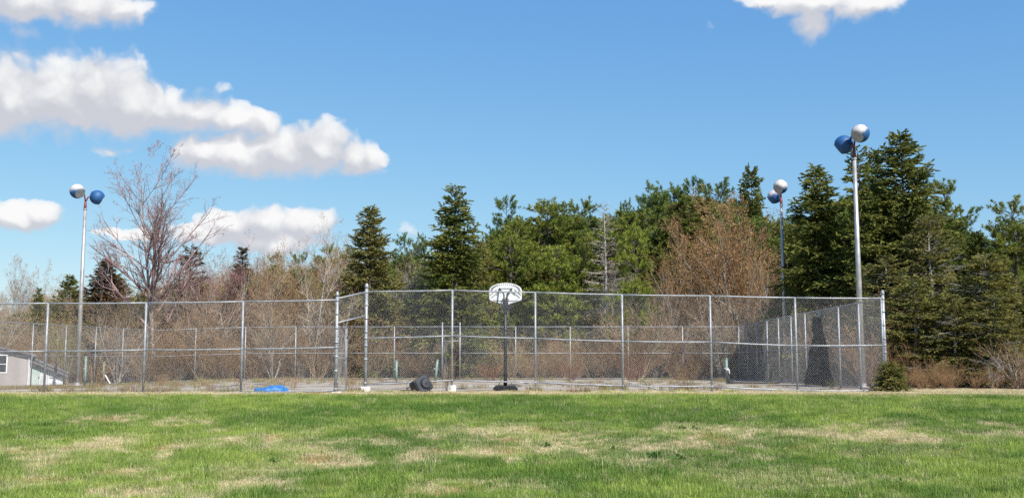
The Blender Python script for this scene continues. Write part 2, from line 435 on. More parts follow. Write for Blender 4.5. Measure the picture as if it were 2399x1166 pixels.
def vnoise(x, y, s, seed=0):
    """smooth value noise, 0..1"""
    x = np.asarray(x, float)/s; y = np.asarray(y, float)/s
    xi = np.floor(x).astype(int); yi = np.floor(y).astype(int); fx = x - xi; fy = y - yi
    fx = fx*fx*(3-2*fx); fy = fy*fy*(3-2*fy)
    def h(a, b):
        q = (a*374761393 + b*668265263 + seed*982451653) & 0x7fffffff
        q = ((q ^ (q >> 13))*1274126177) & 0x7fffffff
        return ((q ^ (q >> 16)) & 0xffff)/65535.0
    return (h(xi, yi)*(1-fx) + h(xi+1, yi)*fx)*(1-fy) + (h(xi, yi+1)*(1-fx) + h(xi+1, yi+1)*fx)*fy


def gz(x, y):
    x = np.asarray(x, float); y = np.asarray(y, float)
    z = -0.72 + 0.70*sstep(8, 32.3, y)
    z = z - 0.26*sstep(-13, -24, x)*sstep(35, 46, y)
    z = z + 0.07*(vnoise(x, y, 2.6, 3) - .5)*(1 - sstep(28, 32, y)) + 0.05*(vnoise(x, y, 0.9, 4) - .5)*(1 - sstep(28, 32, y))
    z = z + 0.10*sstep(64, 90, y)
    return z


# dry thatch patches of the lawn: (photo x, photo y) dropped on the ground, half sizes in photo pixels
DRY = [(160, 1070, 90, 26), (30, 1062, 60, 22), (370, 1065, 60, 28), (300, 1035, 80, 12), (520, 1040, 90, 16), (650, 1040, 90, 20), (760, 1065, 70, 32),
       (690, 1030, 80, 12), (850, 1085, 50, 14), (900, 1045, 60, 14), (1070, 1070, 75, 24), (1150, 1020, 150, 22), (1320, 1022, 110, 22), (1200, 1085, 50, 12),
       (1480, 1050, 120, 14), (1580, 1040, 90, 16), (1720, 1055, 45, 26), (1650, 1015, 120, 14), (2030, 1010, 80, 20), (2060, 1000, 90, 14), (1900, 1020, 120, 12),
       (2330, 1025, 90, 10), (2310, 1000, 60, 8), (1740, 985, 50, 8), (60, 1125, 80, 20), (330, 1118, 60, 14), (280, 1160, 120, 16), (440, 1145, 80, 12), (550, 1150, 90, 24),
       (820, 1150, 40, 10), (1080, 1155, 80, 14), (1260, 1155, 50, 12), (1320, 1160, 60, 8), (1620, 1060, 60, 10), (2100, 1030, 120, 12), (1980, 1065, 40, 8), (2380, 1120, 40, 14),
       (1120, 1005, 160, 10), (420, 1000, 90, 10), (950, 1010, 70, 8), (240, 985, 80, 8), (1300, 1060, 60, 12), (1550, 1110, 30, 8), (1870, 1095, 40, 8)]


def ground_hit(px, py):
    d = at(px, py, 1.0)
    sl = d.z - CAM_Z
    Y = 20.0
    for _ in range(40):
        g_ = float(-0.72 + 0.70*sstep(8, 32.3, Y))
        Y = (g_ - CAM_Z)/sl
    return d.x*Y, Y


_dry = []
for px, py, rx, ry in DRY:
    x, y = ground_hit(px, py); y1 = ground_hit(px, py - ry)[1]; y2 = ground_hit(px, py + ry)[1]
    _dry.append((x, y, rx/2438*y*1.2, max(0.4, (y1 - y2)/2*1.15)))


def dryness(x, y):
    x = np.asarray(x, float); y = np.asarray(y, float)
    wx = x + 1.3*(vnoise(x, y, 0.8, 21) - .5) + .5*(vnoise(x, y, .3, 31) - .5)
    wy = y + 1.6*(vnoise(x, y, 0.9, 22) - .5) + .6*(vnoise(x, y, .3, 32) - .5)
    f = np.zeros_like(x)
    for cx, cy, rx, ry in _dry:
        f = np.maximum(f, 1.15 - np.sqrt(((wx-cx)/rx)**2 + ((wy-cy)/ry)**2))
    f = np.clip(f*2.0, 0, 1)
    f = f*(0.20 + 1.1*vnoise(x, y, .35, 7))
    f = f + 0.45*sstep(0.62, 0.85, vnoise(x, y, 1.7, 9))*sstep(24, 16, y)
    edge = sstep(31.2, 32.6, y + 0.8*(vnoise(x, y, 1.1, 5)-.5))*(0.35 + .6*vnoise(x, y, 1.6, 8))
    return np.clip(np.maximum(f, edge*0.8), 0, 1)


def is_lawn(x, y):
    """1 on the mown field, 0 on litter and court"""
    x = np.asarray(x, float); y = np.asarray(y, float)
    lim = np.where(x > 12.9, 37.2 + 0.5*np.sin(x*1.3) - np.clip(x-17, 0, 9)*0.18, 32.9 + (x+25)*0.0415)
    lim = lim + 0.5*(vnoise(x, y, .7, 91) - .5) + .35*(vnoise(x, y, .25, 92) - .5)
    return sstep(0.25, -0.25, y - lim)


def build_ground():
    xs = np.concatenate([[-3000, -800, -300, -120, -60, -40, -30], np.arange(-24, 24.01, 0.3), [30, 40, 60, 120, 300, 800, 3000]])
    ys = np.concatenate([[-600, -100, -30, -8, 0, 5], np.arange(9, 38.01, 0.3), np.arange(39, 70, 1.0), [75, 90, 120, 200, 500, 1500, 4500]])
    X, Y = np.meshgrid(xs, ys); Z = gz(X, Y)
    V = np.stack([X, Y, Z], -1).reshape(-1, 3); nx = len(xs); ny = len(ys)
    i = np.arange(nx-1)[None] + np.arange(ny-1)[:, None]*nx
    F = np.stack([i, i+1, i+nx+1, i+nx], -1).reshape(-1, 4)
    me = new_mesh('ground', V, F, True)
    a = me.attributes.new('lawn', 'FLOAT', 'POINT'); a.data.foreach_set('value', is_lawn(V[:, 0], V[:, 1]).astype(np.float32))
    a = me.attributes.new('dry', 'FLOAT', 'POINT'); a.data.foreach_set('value', dryness(V[:, 0], V[:, 1]).astype(np.float32))
    m, nt, N, L, b = mat_new('turf_and_leaf_litter')
    tc = N.new('ShaderNodeTexCoord')
    def nz(scale, d=6):
        n = N.new('ShaderNodeTexNoise'); n.inputs['Scale'].default_value = scale; n.inputs['Detail'].default_value = d; L.new(tc.outputs['Object'], n.inputs['Vector']); return n.outputs['Fac']
    def mix(fac, c1, c2):
        x = N.new('ShaderNodeMix'); x.data_type = 'RGBA'; L.new(fac, x.inputs[0])
        for k, c in ((6, c1), (7, c2)):
            if isinstance(c, tuple): x.inputs[k].default_value = (*c, 1)
            else: L.new(c, x.inputs[k])
        return x.outputs[2]
    at1 = N.new('ShaderNodeAttribute'); at1.attribute_name = 'lawn'; at2 = N.new('ShaderNodeAttribute'); at2.attribute_name = 'dry'
    green = mix(nz(9), (0.045, 0.075, 0.018), (0.10, 0.14, 0.035))
    tan = mix(nz(7), (0.26, 0.20, 0.11), (0.38, 0.31, 0.18))
    lit = mix(nz(5), (0.13, 0.095, 0.06), (0.27, 0.205, 0.135))
    L.new(mix(at1.outputs['Fac'], lit, mix(at2.outputs['Fac'], green, tan)), b.inputs['Base Color'])
    b.inputs['Roughness'].default_value = 0.95; b.inputs['Specular IOR Level'].default_value = 0.1
    bp = N.new('ShaderNodeBump'); bp.inputs['Strength'].default_value = 0.6; bp.inputs['Distance'].default_value = 0.05; L.new(nz(30), bp.inputs['Height']); L.new(bp.outputs[0], b.inputs['Normal'])
    o = link('ground', me, m); tag(o, kind='structure', label='rough lawn running up to the court, leaf litter under the trees')


def build_court():
    n, k = 60, 40
    S, T = np.meshgrid(np.linspace(0, 1, n), np.linspace(0, 1, k))
    nl = np.array([CNL[0]-.3, CNL[1]-.35]); nr = np.array([CNR[0]+.25, CNR[1]-.4]); fr = np.array([CFR[0]+.3, CFR[1]+.5]); fl = np.array([CFL[0]-.3, CFL[1]+.5])
    XY = (nl*(1-S[..., None]) + nr*S[..., None])*(1-T[..., None]) + (fl*(1-S[..., None]) + fr*S[..., None])*T[..., None]
    # a ragged near edge
    XY[0, :, 1] += 0.35*(vnoise(XY[0, :, 0], XY[0, :, 0]*0, 1.1, 4) - .5)
    X, Y = XY[..., 0], XY[..., 1]
    Z = gz(X, Y*0 + np.maximum(Y, 33.5)) + 0.02 + 0.02*(vnoise(X, Y, 3, 14) - .5)
    V = np.stack([X, Y, Z], -1).reshape(-1, 3)
    i = np.arange(n-1)[None] + np.arange(k-1)[:, None]*n
    F = np.stack([i, i+1, i+n+1, i+n], -1).reshape(-1, 4)
    me = new_mesh('tennis_court', V, F, True)
    m, nt, N, L, b = mat_new('worn_court_asphalt')
    tc = N.new('ShaderNodeTexCoord')
    n1 = N.new('ShaderNodeTexNoise'); n1.inputs['Scale'].default_value = 0.5; n1.inputs['Detail'].default_value = 8; L.new(tc.outputs['Object'], n1.inputs['Vector'])
    r1 = N.new('ShaderNodeValToRGB'); L.new(n1.outputs['Fac'], r1.inputs[0])
    r1.color_ramp.elements[0].position = .38; r1.color_ramp.elements[0].color = (0.27, 0.225, 0.175, 1)
    r1.color_ramp.elements[1].position = .60; r1.color_ramp.elements[1].color = (0.39, 0.34, 0.28, 1)
    e = r1.color_ramp.elements.new(.52); e.color = (0.34, 0.29, 0.235, 1)
    # cracks
    v = N.new('ShaderNodeTexVoronoi'); v.feature = 'DISTANCE_TO_EDGE'; v.inputs['Scale'].default_value = 0.35
    wn = N.new('ShaderNodeTexNoise'); wn.inputs['Scale'].default_value = 1.2; L.new(tc.outputs['Object'], wn.inputs['Vector'])
    mv = N.new('ShaderNodeMix'); mv.data_type = 'VECTOR'; mv.inputs[0].default_value = 0.25; L.new(tc.outputs['Object'], mv.inputs[4]); L.new(wn.outputs['Color'], mv.inputs[5]); L.new(mv.outputs[1], v.inputs['Vector'])
    mr = N.new('ShaderNodeMapRange'); L.new(v.outputs['Distance'], mr.inputs[0]); mr.inputs[1].default_value = 0.012; mr.inputs[2].default_value = 0.04
    mx = N.new('ShaderNodeMix'); mx.data_type = 'RGBA'; L.new(mr.outputs[0], mx.inputs[0]); mx.inputs[6].default_value = (0.10, 0.085, 0.055, 1); L.new(r1.outputs[0], mx.inputs[7])
    L.new(mx.outputs[2], b.inputs['Base Color']); b.inputs['Roughness'].default_value = 0.92; b.inputs['Specular IOR Level'].default_value = 0.2
    o = link('tennis_court', me, m); tag(o, kind='structure', label='cracked grey tennis court surface inside the chain link fence')
    for a, bb, w in (((-2.55, 35.1), (-1.0, 47.0), .06), ((-12.5, 36.0), (-11.2, 58.0), .05), ((5.2, 36.5), (6.0, 58.5), .05), ((-11.9, 40.5), (5.5, 40.5), .05), ((-11.9, 53.2), (5.5, 53.2), .05)):
        a = np.array(a); bb = np.array(bb); d = (bb-a)/np.linalg.norm(bb-a); nn = np.array([-d[1], d[0]])*w
        ts = np.linspace(0, 1, 14); V = []
        for t in ts:
            p = a + (bb-a)*t
            for q in (p-nn, p+nn): V.append((q[0], q[1], float(gz(q[0], max(q[1], 33.5))) + 0.036))
        F = [(2*i, 2*i+1, 2*i+3, 2*i+2) for i in range(len(ts)-1)]
        link('painted_line', new_mesh('painted_line', V, F), M['line'], o)


build_ground()
build_court()

# ------------------------------------------------------------------ fences
def mesh_panel(bl, br, tl, tr, r=0.0024, cell=0.072, over=0.03):
    """chain link between four corners: two families of diagonal wires"""
    bl, br, tl, tr = (np.array(p, float) for p in (bl, br, tl, tr))
    W = np.linalg.norm(br - bl); H = np.linalg.norm(tl - bl)
    n = int((W + H)/cell) + 1
    A = []; B = []
    for sgn in (0, 1):
        c = np.arange(-int(H/cell)-1, int(W/cell)+2)*cell
        s0, s1 = c, c + H                     # the wire climbs from (c,0) to (c+H,H)
        t0 = np.zeros_like(c); t1 = np.full_like(c, H)
        lo = s0 < 0; t0 = np.where(lo, -s0, t0); s0 = np.where(lo, 0, s0)
        hi = s1 > W; t1 = np.where(hi, H - (s1 - W), t1); s1 = np.where(hi, W, s1)
        ok = (t1 - t0) > 0.02
        s0, s1, t0, t1 = s0[ok], s1[ok], t0[ok], t1[ok]
        t1 = np.where(t1 >= H - 1e-6, H + over, t1)
        if sgn: s0, s1 = W - s0, W - s1
        for s, t, out in ((s0, t0, A), (s1, t1, B)):
            u = (s/W)[:, None]; v = (t/H)[:, None]
            out.append((bl*(1-u) + br*u)*(1-v) + (tl*(1-u) + tr*u)*v)
    return prisms(np.concatenate(A), np.concatenate(B), r, r, 3)


def pipe(name, a, b, r, mat, parent, n=8, sag=0.0):
    a, b = Vector(a), Vector(b)
    pts = [a, b] if not sag else [a.lerp(b, t) - Vector((0, 0, sag*4*t*(1-t))) for t in (0, .25, .5, .75, 1)]
    return MB().tube(pts, r, n).build(name, mat, parent, smooth=True)


def post(parent, base, top, r, mat, cap=False):
    o = pipe('post', base, top, r, mat, parent, 10)
    if cap:
        t = Vector(top)
        prof = [(r*1.25, 0), (r*1.25, .05), (r*1.05, .07), (r*1.1, .10), (r*0.8, .135), (r*.3, .15)]
        MB().lathe(prof, 12, Matrix.Translation(t)).build('post_cap', mat, o, smooth=True)
    return o


def collars(parent, p, zs, r, mat):
    for z in zs:
        MB().lathe([(r*1.28, -.025), (r*1.28, .025)], 10, Matrix.Translation((p[0], p[1], z))).build('band', mat, parent, smooth=True)


def add_panel(parent, bl, br, tl, tr, mat, r, cell=0.072, over=0.03):
    V, F = mesh_panel(bl, br, tl, tr, r, cell, over)
    o = link('chain_link_mesh', new_mesh('chain_link_mesh', V, F), mat, parent); o['kind'] = 'stuff'
    return o


WR = 0.0015
def run_from_photo(root, cols, Y, ground_z, rails=('top', 'mid', 'low'), pr=0.036, capped=(), mat='galv', wmat='wire', first_panel=True, off=0.05, radii=None, wr=WR, yoff=0.0):
    """cols: (photo x, y of top rail, mid rail, bottom rail); Y a number or per column list"""
    P = []
    for i, (px, yt, ym, yb) in enumerate(cols):
        y = Y[i] if isinstance(Y, (list, tuple)) else Y
        t = at(px, yt, y); x = t.x
        P.append((x, y, t.z, at(px, ym, y).z, at(px, yb, y).z))
    for i, (x, y, zt, zm, zb) in enumerate(P):
        r = radii[i] if radii else pr
        top = zt + (0.12 if i in capped else 0.0)
        o = post(root, (x, y, ground_z[i] if isinstance(ground_z, (list, tuple)) else ground_z), (x, y, top), r, M[mat], i in capped)
        if i in capped: collars(o, (x, y), [zt-.02, zm, zb+.05] + [zt - .45*k for k in range(1, 6)], r, M[mat])
        else: collars(o, (x, y), [zm, zb], r, M[mat])
    for a, b in zip(P[:-1], P[1:]):
        for nm, k in (('top_rail', 2), ('middle_rail', 3), ('bottom_rail', 4)):
            pipe(nm, (a[0], a[1]-yoff, a[k]), (b[0], b[1]-yoff, b[k]), 0.024, M[mat], root, 8, 0.012)
        add_panel(root, (a[0], a[1]-off, a[4]-.02), (b[0], b[1]-off, b[4]-.02), (a[0], a[1]-off, a[2]), (b[0], b[1]-off, b[2]), M[wmat], wr)
    return P


# near fence, left stretch
fl = tag(empty('chain_link_fence', (-15, 33, -.1)), 'low-standing left stretch of the near chain link fence, blue tarp behind it', 'fence', 'chain link fences round the court')
fl.location = (0, 0, 0)
YL = 33.0
colsL = [(-118, 711, 823, 923), (113, 710, 822, 922), (343, 709, 819, 921), (570, 706, 817, 919), (790, 702, 813, 914)]
PL = run_from_photo(fl, colsL, YL, -0.14, capped=(4,), radii=[.036, .036, .036, .036, .05])
# near fence, right stretch, heaved up out of the ground
fr = tag(empty('chain_link_fence'), 'heaved right stretch of the near chain link fence in front of the basketball stand', 'fence', 'chain link fences round the court')
YR = 34.6
colsR = [(859, 682.5, 791.5, 900), (1060, 679.5, 786, 890), (1254, 684.5, 792, 895), (1457, 690, 799, 903), (1663, 692.5, 800.5, 904.5), (1862, 697, 809, 914), (2068, 698, 808, 914)]
PR_ = run_from_photo(fr, colsR, YR, -0.1, capped=(0, 6), radii=[.055, .036, .036, .036, .036, .036, .05])
# transom over the gateway
a, b = PL[-1], PR_[0]
ta, tb = at(792, 699, YL).z, at(857, 683.5, YR).z
ma, mb = at(793, 756, YL).z, at(857, 739, YR).z
pipe('transom_rail', (a[0], a[1], ta), (b[0], b[1], tb), 0.024, M['galv'], fr)
pipe('transom_rail', (a[0], a[1], ma), (b[0], b[1], mb), 0.024, M['galv'], fr)
add_panel(fr, (a[0], a[1]-.04, ma), (b[0], b[1]-.04, mb), (a[0], a[1]-.04, ta), (b[0], b[1]-.04, tb), M['wire'], WR)


# exposed concrete footings
def footing(parent, x, y, z0, z1, r, seed):
    rg = random.Random(seed); n = 14
    prof = [(r*.92, z0), (r, z0+.06), (r*.97, (z0+z1)/2), (r*.98, z1-.05), (r*.86, z1)]
    mb = MB().lathe(prof, n, Matrix.Translation((x, y, 0)))
    mb.v = [(px + rg.uniform(-.022, .022), py + rg.uniform(-.022, .022), pz + rg.uniform(-.018, .018)) for px, py, pz in mb.v]
    return mb.build('concrete_footing', M['concrete'], parent, bevel=0.012)


footing(fl, PL[4][0]+.02, YL, -.12, .03, .17, 1)
footing(fr, PR_[0][0], YR, -.1, .17, .165, 2)
footing(fr, PR_[1][0], YR, -.1, .20, .15, 3)

# the open gate
gate = tag(empty('chain_link_gate', (a[0]+.03, a[1], 0)), 'narrow chain link gate swung open inward beside the gateway', 'gate')
g1 = at(811, 774, 34.5)
gd = Vector((g1.x - a[0], 34.5 - YL, 0)); gl = gd.length
gate.rotation_euler = (0, 0, math.atan2(gd.y, gd.x))
gz0, gz1, gzm = 0.02, at(795, 764, YL).z, at(795, 838, YL).z
for nm, p, q in (('frame_stile', (.07, 0, gz0), (.07, 0, gz1)), ('frame_stile', (gl, 0, gz0), (gl, 0, gz1)), ('frame_rail', (.07, 0, gz1), (gl, 0, gz1)), ('frame_rail', (.07, 0, gz0), (gl, 0, gz0)), ('frame_rail', (.07, 0, gzm), (gl, 0, gzm))):
    pipe(nm, p, q, 0.022, M['oldpipe'], gate)
add_panel(gate, (.07, -.02, gz0), (gl, -.02, gz0), (.07, -.02, gz1), (gl, -.02, gz1), M['oldwire'], WR, over=0)
for z in (.35, gz1-.25): MB().lathe([(.045, -.04), (.045, .04)], 10, Matrix.Translation((.035, 0, z))).build('hinge', M['galv'], gate)
MB().box((gl-.02, .03, 1.0), (.10, .06, .14)).build('latch', M['oldpipe'], gate)


def plain_run(root, p0, p1, n, H, mat, wmat, pr=0.03, wr=WR, capped=(), xs=None, gap=None, mid=0.5, cell=0.072, zoff=0.0):
    p0, p1 = np.array(p0, float), np.array(p1, float)
    ts = np.linspace(0, 1, n+1) if xs is None else np.array(xs)
    P = []
    for t in ts:
        p = p0*(1-t) + p1*t; z = float(gz(p[0], max(p[1], 34))) + .02
        P.append((p[0], p[1], z))
    for i, (x, y, z) in enumerate(P):
        post(root, (x, y, z-.05), (x, y, z + H + (.1 if i in capped else 0)), pr*(1.35 if i in capped else 1), M[mat], i in capped)
    for i, (a_, b_) in enumerate(zip(P[:-1], P[1:])):
        if gap is not None and i in gap: continue
        for nm, h in (('top_rail', H), ('middle_rail', H*mid), ('bottom_rail', .06)):
            pipe(nm, (a_[0], a_[1], a_[2]+h), (b_[0], b_[1], b_[2]+h), 0.019, M[mat], root, 6, 0.01)
        add_panel(root, (a_[0], a_[1]+.03, a_[2]+.04), (b_[0], b_[1]+.03, b_[2]+.04), (a_[0], a_[1]+.03, a_[2]+H), (b_[0], b_[1]+.03, b_[2]+H), M[wmat], wr, cell)
    return P


fs = tag(empty('chain_link_fence'), 'right-hand side fence running back to the far corner past the lamp poles', 'fence', 'chain link fences round the court')
plain_run(fs, CNR, CFR, 10, 3.08, 'galv', 'oldwire', 0.034, 0.0014)
fd = tag(empty('chain_link_fence'), 'left-hand side fence slanting back past the shed', 'fence', 'chain link fences round the court')
plain_run(fd, CNL, CFL, 10, 3.05, 'oldpipe', 'oldwire', 0.03, 0.0014)
ff = tag(empty('chain_link_fence'), 'far chain link fence across the back of the court, against the brush', 'fence', 'chain link fences round the court')
fx = [350, 462, 578, 695, 812, 925, 1037, 1078, 1208, 1335, 1470, 1597, 1728]
xt = [(p - 350)/(1728 - 350) for p in fx]
PF = plain_run(ff, CFL, CFR, 12, 3.03, 'galv', 'wire', 0.03, 0.0014, capped=(6, 7), xs=xt, gap=(6,))
# gateway in the far fence
pa, pb = PF[6], PF[7]
pipe('top_rail', (pa[0], pa[1], pa[2]+3.03), (pb[0], pb[1], pb[2]+3.03), 0.019, M['galv'], ff)
pipe('transom_rail', (pa[0], pa[1], pa[2]+2.2), (pb[0], pb[1], pb[2]+2.2), 0.022, M['galv'], ff)
add_panel(ff, (pa[0], 60.03, 2.22), (pb[0], 60.03, 2.22), (pa[0], 60.03, 3.05), (pb[0], 60.03, 3.05), M['wire'], 0.0018)
gate2 = tag(empty('chain_link_gate', (pa[0]+.05, 60.0, .02), R(78)), 'dark chain link gate standing open in the far fence', 'gate')
for nm, p, q in (('frame_stile', (0, 0, 0), (0, 0, 2.15)), ('frame_stile', (1.0, 0, 0), (1.0, 0, 2.15)), ('frame_rail', (0, 0, 2.15), (1.0, 0, 2.15)), ('frame_rail', (0, 0, .03), (1.0, 0, .03)), ('frame_rail', (0, 0, 1.1), (1.0, 0, 1.1))):
    pipe(nm, p, q, 0.022, M['blackpipe'], gate2)
add_panel(gate2, (0, -.02, .03), (1.0, -.02, .03), (0, -.02, 2.15), (1.0, -.02, 2.15), M['oldwire'], 0.0022, over=0)

# black, partly see-through strip along the side fence, widening to the ground
def black_strip():
    def on(t): return np.array(CNR)*(1-t) + np.array(CFR)*t
    rows = []
    n, k = 22, 14
    for i in range(n):
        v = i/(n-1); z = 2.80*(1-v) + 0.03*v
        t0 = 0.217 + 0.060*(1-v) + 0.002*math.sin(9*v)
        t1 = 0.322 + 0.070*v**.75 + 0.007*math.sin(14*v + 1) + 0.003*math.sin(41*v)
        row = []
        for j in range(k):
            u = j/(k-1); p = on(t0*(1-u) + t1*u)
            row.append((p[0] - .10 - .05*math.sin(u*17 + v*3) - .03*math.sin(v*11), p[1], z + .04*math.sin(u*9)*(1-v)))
        rows.append(row)
    V = [p for r_ in rows for p in r_]
    F = [(i*k+j, i*k+j+1, (i+1)*k+j+1, (i+1)*k+j) for i in range(n-1) for j in range(k-1)]
    o = link('black_strip', new_mesh('black_strip', V, F, True), M['cloth'])
    s = o.modifiers.new('thick', 'SOLIDIFY'); s.thickness = 0.006
    tag(o, 'black strip widening to the ground, just inside the right side fence', 'cloth')


black_strip()

# ------------------------------------------------------------------ lamp poles
def lamp_pole(label, x, y, z0, h, ztop, heads, pr=0.10):
    """heads: (offset xyz from pole top, aim vector, shell bleach direction, bleach level, lens)"""
    root = tag(empty('lamp_pole', (x, y, z0)), label, 'lamp pole', 'twin lamp poles')
    H = h - z0
    MB().tube([(0, 0, 0), (0, 0, H*.5), (0, 0, H)], [pr*1.05, pr*.8, pr*.58], 16).build('pole', M['pole'], root, smooth=True)
    MB().lathe([(pr*1.9, 0), (pr*1.9, .03), (pr*1.2, .05), (pr*1.15, .16)], 16).build('base_plate', M['pole'], root)
    MB().lathe([(pr*.78, -.03), (pr*.78, .04)], 14, Matrix.Translation((0, 0, H))).build('collar', M['pole'], root)
    MB().tube([(0, 0, H), (0, 0, H+.18), (0, 0, H+.40)], [.055, .075, .05], 10).build('bracket', M['rustarm'], root, smooth=True)
    for off, aim, bl, lev, lens, rad in heads:
        off = Vector(off); aim = Vector(aim).normalized(); c = Vector((0, 0, H)) + off
        q0 = Vector((0, 0, H+.38)); q1 = c - Vector((0, 0, rad*.9)) if abs(off.x) + abs(off.y) < .5 else c - Vector((off.x, off.y, 0)).normalized()*rad*.85
        arm = MB().tube([q0, q0.lerp(q1, .5) + Vector((0, 0, .12)), q1, c], .038, 8).build('arm', M['rustarm'], root, smooth=True)
        MM = aim.to_track_quat('Z', 'Y').to_matrix().to_4x4()
        cut = .74
        prof = [(rad*.02, -rad)]
        n = 20
        amax = math.pi - math.acos(cut)
        for i in range(1, n+1):
            a_ = amax*i/n; prof.append((rad*math.sin(a_), -rad*math.cos(a_)))
        prof.append((rad*math.sin(amax)*.93, rad*cut - .015))
        mb = MB().lathe(prof, 32, MM)
        mb.f.pop()                                   # the mouth stays open
        sh = mb.build('lamp_shell', mat_shell('bleached_blue_paint', bl, lev), root, smooth=True); sh.location = c
        rl = rad*math.sin(amax)*.94
        ls = MB().lathe([(rl*.98, rad*cut-.035), (rl*.9, rad*cut-.028), (rl*.4, rad*cut-.02), (.01, rad*cut-.018)], 28, MM).build('lens', M[lens], sh, smooth=True)
        MB().lathe([(rl*1.0, rad*cut-.03), (rl*1.07, rad*cut-.03), (rl*1.07, rad*cut+.012), (rl*1.0, rad*cut+.012)], 28, MM).build('rim', M['galv'], sh)
        MB().box((0, 0, 0), (.07, .05, .30), Matrix.Rotation(R(20), 3, 'Y')).build('strap', mat_shell('strap_paint', bl, .5), sh).location = -aim*rad*.55 + Vector((0, -rad*.78, 0))
    return root


UPB = (0, 0, 1)
bx = at(183, 893, 53).x
lamp_pole('lamp pole standing alone at the left, one white-topped globe and one blue', at(183, 850, 53).x, 53, -.2, at(195, 490, 53).z, 0,
          [((-.30, -.35, .88), (.75, -.45, -.55), (-.25, 0, 1.0), -.02, 'darklens', .375), ((.50, .25, .66), (.80, .42, -.55), UPB, .75, 'darklens', .375)], 0.125)
lamp_pole('farther right lamp pole in front of the brown bare trees, grey globes', at(1841, 850, 53).x, 53, 0, at(1831, 480, 53).z, 0,
          [((-.16, -.55, .86), (-.62, -.52, -.58), (-.1, 0, 1.0), -.16, 'lens', .365), ((-.20, .55, .52), (-.66, .55, -.55), (-.5, 0, 1.0), .10, 'darklens', .365)], 0.115)
lamp_pole('tallest lamp pole by the right fence corner, globe faded grey over blue', at(2019, 850, 40.5).x, 40.5, 0, at(1994, 372, 40.5).z, 0,
          [((.12, -.45, .92), (-.62, -.50, -.60), (-.75, -.2, 1.0), .02, 'lens', .36), ((-.26, .42, .66), (-.72, .45, -.58), UPB, .75, 'darklens', .375)], 0.125)

